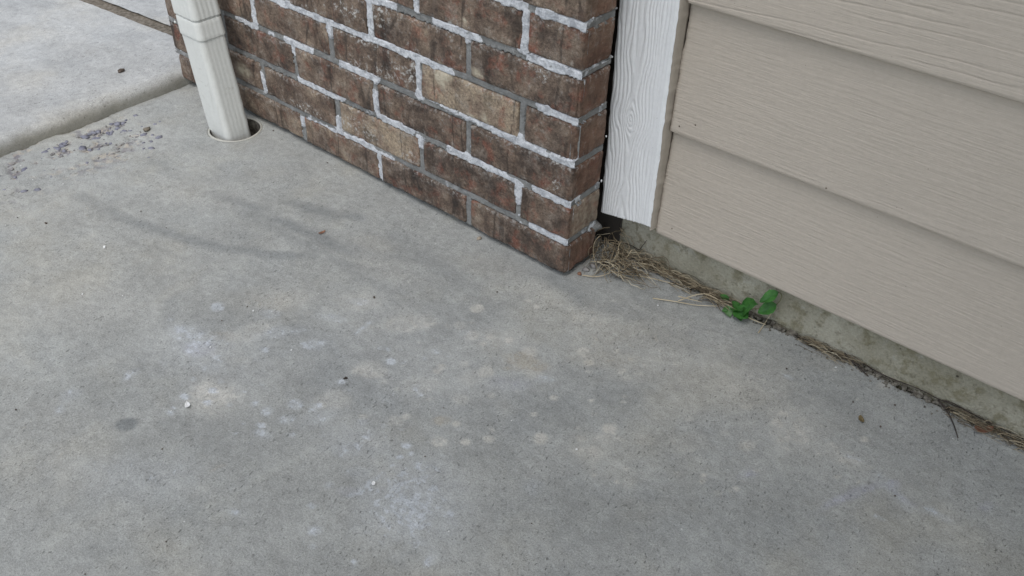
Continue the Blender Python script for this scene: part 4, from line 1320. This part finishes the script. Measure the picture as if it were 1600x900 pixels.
def rod(name, path, rad, mat, label, cat, taper=.6, group=None):
    P = [(p[0], min(p[1], FND_Y - .004), max(p[2], rad * 1.2)) for p in path]
    org = Vector(P[0])
    sp_ = smooth_path(P, 4)
    V_, F_ = tube([p - org for p in sp_], rad, 6, taper)
    o = obj(name, mesh_from(name, V_, F_, True), mat, label=label, category=cat)
    o.location = org
    if group: o['group'] = group
    return o
SL = ['long pale straw lying out on the concrete left of the weed', 'pale straw lying along the front of the dry grass tangle', 'bent pale straw arching toward the left side of the weed',
      'short pale straw at the foot of the brick corner', 'bleached straw lying just right of the weed cluster', 'straight pale straw crossing the end of the grass tangle', 'thin straw standing under the right pair of weed leaves']
for P, lb in zip(STRAW, SL):
    rod('straw', P, .00085, M['straw_pale'], lb, 'straw', .5)
TL = ['hooked dark twig against the foundation below the white trim', 'dark twig sticking out onto the concrete at the far right', 'short dark twig crossing the joint right of the weed',
      'long dark root lying in the joint along the foundation', 'thin dark twig forking over the joint at the right']
for P, lb, rd in zip(TWIG, TL, (.0008, .0011, .0012, .0009, .0008)):
    rod('twig', P, rd, M['twig'], lb, 'twig', .6)

weed = thing('weed', 'small green leafy weed growing at the foundation base', 'weed', (.238, .104, 0))
WO = Vector((.238, .104, 0))
camv = Vector(cam.location)
for i, (b, t, wr_) in enumerate(LEAF):
    B_ = Vector((b[0], b[1], max(b[2], .004))); T_ = Vector((t[0], t[1], max(t[2], .0035)))
    ax = T_ - B_; L = ax.length; ax.normalize()
    up = (Vector((.15, -.45, .9)) + Vector((R(-.25, .25), R(-.2, .2), 0))).normalized()
    sd2 = ax.cross(up).normalized(); nm = sd2.cross(ax).normalized()
    Vl = []; rib = []
    nu, nv = 10, 7
    for p in range(nu):
        s = p / (nu - 1)
        wdt = L * wr_ * .5 * (math.sin(math.pi * s ** .8) ** .75 if 0 < s < 1 else 0.02) * (1 + .05 * math.sin(s * 23 + i))
        for q in range(nv):
            v = (q / (nv - 1) - .5) * 2
            hgt_ = L * (.10 * abs(v) * (1 - s * .4) - .16 * (s - .4) ** 2 + .02 * math.sin(v * 5 + s * 9 + i))
            c = B_ + ax * (L * s) + sd2 * (v * wdt) + nm * hgt_
            c.z = max(c.z, .0018); c.y = min(c.y, FND_Y - .003)
            Vl.append(tuple(c - WO)); rib.append(max(0, 1 - abs(v) * 4))
    obj('leaf', mesh_from('leaf', Vl, grid_faces(nu, nv).tolist(), True, dict(rib=rib)), M['leaf'], weed, pale=(.0, .0, .05, .0, .0, .12, .0, .1, 0., .55)[i])
for P in STEM:
    V_, F_ = tube([Vector((p[0], min(p[1], FND_Y - .004), max(p[2], .001))) - WO for p in smooth_path(P, 4)], .0007, 5, .7)
    obj('stem', mesh_from('stem', V_, F_, True), M['stem'], weed)

# ================================================================== SMALL LITTER
def pebble(name, label, cat, c, s, mat, seed, group=None):
    o = obj(name, lump((0, 0, 0), s, seed, 2), mat, label=label, category=cat)
    o.location = (c[0], c[1], c[2] + s[2] * .6)
    o.rotation_euler = (0, 0, R(0, 3))
    if group: o['group'] = group
    return o
pebble('pebble', 'small tan pebble under the bottom brick course', 'pebble', (-.165, -.008, 0), (.0050, .0032, .0026), M['stone_tan'], 3)
pebble('pebble', 'small dark pebble on the raised driveway slab', 'pebble', (-1.063, -.090, .0285), (.0075, .0055, .0045), M['stone_dark'], 4)
pebble('pebble', 'brown pebble beside the driveway step near the spalled concrete', 'pebble', (-.862, -.165, -.001), (.0075, .006, .0045), M['joint'], 5)
pebble('seed_pod', 'tiny black curled seed on the bare concrete', 'seed', (-.0822, -.3633, 0), (.0032, .0018, .0018), M['twig'], 6)
pebble('rubble_chip', 'grey brown chip at the foot of the brick corner', 'stone chip', (.012, .040, 0), (.0060, .0045, .004), M['stone_grey'], 8)
pebble('rubble_chip', 'dark red chip at the foot of the brick return', 'stone chip', (.010, .026, 0), (.0040, .0032, .0026), M['deadleaf_red'], 9)
pebble('rubble_chip', 'flat grey chip beside the grass at the brick return', 'stone chip', (.014, .055, 0), (.0065, .005, .0042), M['stone_grey'], 10)
def flake(name, label, cat, c, s, mat, seed, curl=.3):
    Vl = []; n = 9
    for p in range(n):
        for q in range(n):
            a = 2 * math.pi * q / (n - 1); r = p / (n - 1) * (1 + .35 * (float(vn(math.cos(a) * 2 + seed, math.sin(a) * 2, seed)) - .5))
            x, y = r * math.cos(a) * s[0], r * math.sin(a) * s[1]
            Vl.append((x, y, .0012 + curl * (x * x + .3 * y * y) / s[0] + .0006 * float(vn(x * 900, y * 900, seed))))
    o = obj(name, mesh_from(name, Vl, grid_faces(n, n).tolist(), True), mat, label=label, category=cat)
    m = o.modifiers.new('thick', 'SOLIDIFY'); m.thickness = .0004
    o.location = c; o.rotation_euler = (0, 0, R(0, 3))
    return o
flake('paint_chip', 'curled white paint chip on the concrete near the dark oval stain', 'paint chip', (-.1918, -.528, .0005), (.0048, .0036), M['chip'], 1, .35)
flake('paint_chip', 'small white oval chip on the concrete near bottom centre', 'paint chip', (.0735, -.4582, .0005), (.0030, .0022), M['chip'], 2, .2)
flake('dead_leaf', 'small brown dead leaf scrap on the concrete at right', 'leaf', (.4608, .0221, .0005), (.0058, .0034), M['deadleaf'], 3)
flake('dead_leaf', 'tiny reddish leaf scrap on the concrete below the brick wall', 'leaf', (-.3606, -.1667, .0005), (.0060, .0028), M['deadleaf_red'], 4)
flake('dead_leaf', 'reddish brown leaf in the grass at the far right joint', 'leaf', (.585, .108, .002), (.012, .0065), M['deadleaf_red'], 5)
# white bits on the slab
for i, (x, y) in enumerate([(-.385, -.30), (-.29, -.225), (-1.2, -.26), (.32, -.30), (.17, -.41), (.41, -.33)]):
    pass
# exposed stones in the spalled strip
def stones(name, label, mat, n, seed, cx):
    random.seed(seed)
    name_big = n < 150
    bag = Bag()
    for i in range(n):
        y = R(-.50, -.14); x = -.955 + abs(random.gauss(0, .055)) + .02
        if random.random() < .08: x = R(-.95, -.70); y = R(-.30, -.12)
        s = R(.0025, .0085) if name_big else R(.0018, .005)
        bm = bmesh.new(); bmesh.ops.create_icosphere(bm, subdivisions=1, radius=1)
        th = R(0, 3)
        k1, k2 = R(.6, 1.3), R(.5, 1)
        vv = []
        for v in bm.verts:
            p = v.co * R(.8, 1.15)
            px, py = p.x * s * k1, p.y * s * k2
            vv.append((x + px * math.cos(th) - py * math.sin(th), y + px * math.sin(th) + py * math.cos(th), (-.0018 if name_big and n < 150 else -.0022) + p.z * s * .42))
        bag.add(vv, [tuple(v.index for v in f.verts) for f in bm.faces]); bm.free()
    return obj(name, mesh_from(name, bag.V, bag.F, True), mat, kind='stuff', label=label, category='gravel')
stones('exposed_gravel', 'violet blue stones showing in worn concrete beside the driveway step', M['stone_violet'], 110, 21, 0)
stones('exposed_gravel', 'grey brown grit showing in worn concrete beside the driveway step', M['stone_grey'], 420, 22, 0)

# loose grit scattered on the slab
random.seed(77)
for nm, lb, mt, n in (('dark_grit', 'tiny dark grit crumbs scattered over the bare concrete', M['stone_dark'], 60), ('pale_grit', 'tiny pale grit crumbs scattered over the bare concrete', M['chip'], 24)):
    bag = Bag()
    for i in range(n):
        x = R(-.95, .75); y = R(-.75, .10)
        if x < .01 and y > -.004: continue
        s_ = R(.0004, .0010) * (1.5 if random.random() < .06 else 1)
        Vv, Ff = box_data(-s_ * R(.7, 1.6), s_ * R(.7, 1.6), -s_, s_, -s_ * .5, s_ * .6)
        th = R(0, 6.28); c, sn = math.cos(th), math.sin(th); tl = R(-.4, .4)
        bag.add([(x + c * p[0] - sn * p[1], y + sn * p[0] + c * p[1], .0006 + s_ * .5 + p[2] + tl * p[0]) for p in Vv], Ff)
    obj(nm, mesh_from(nm, bag.V, bag.F, False), mt, kind='stuff', label=lb, category='grit')
# nails near the left ends of the boards
for (x, z) in ((.095, .252), (.118, .262), (.110, .090), (.31, .2445)):
    kb = 1 if z > .23 else 0
    yy = .1060 + .0120 * (z - ZB[kb]) / .1775 + .0006
    Vn = [(x + .0011 * math.cos(2 * math.pi * k / 8) - SO[0], yy - .0005 - SO[1], z + .0011 * math.sin(2 * math.pi * k / 8) - SO[2]) for k in range(8)]
    Vn += [(p[0], p[1] + .002, p[2]) for p in Vn]
    Fn = [tuple(range(8))] + [(k, k + 8, (k + 1) % 8 + 8, (k + 1) % 8) for k in range(8)]
    obj('nail', mesh_from('nail', Vn, Fn, False), M['joint'], siding)
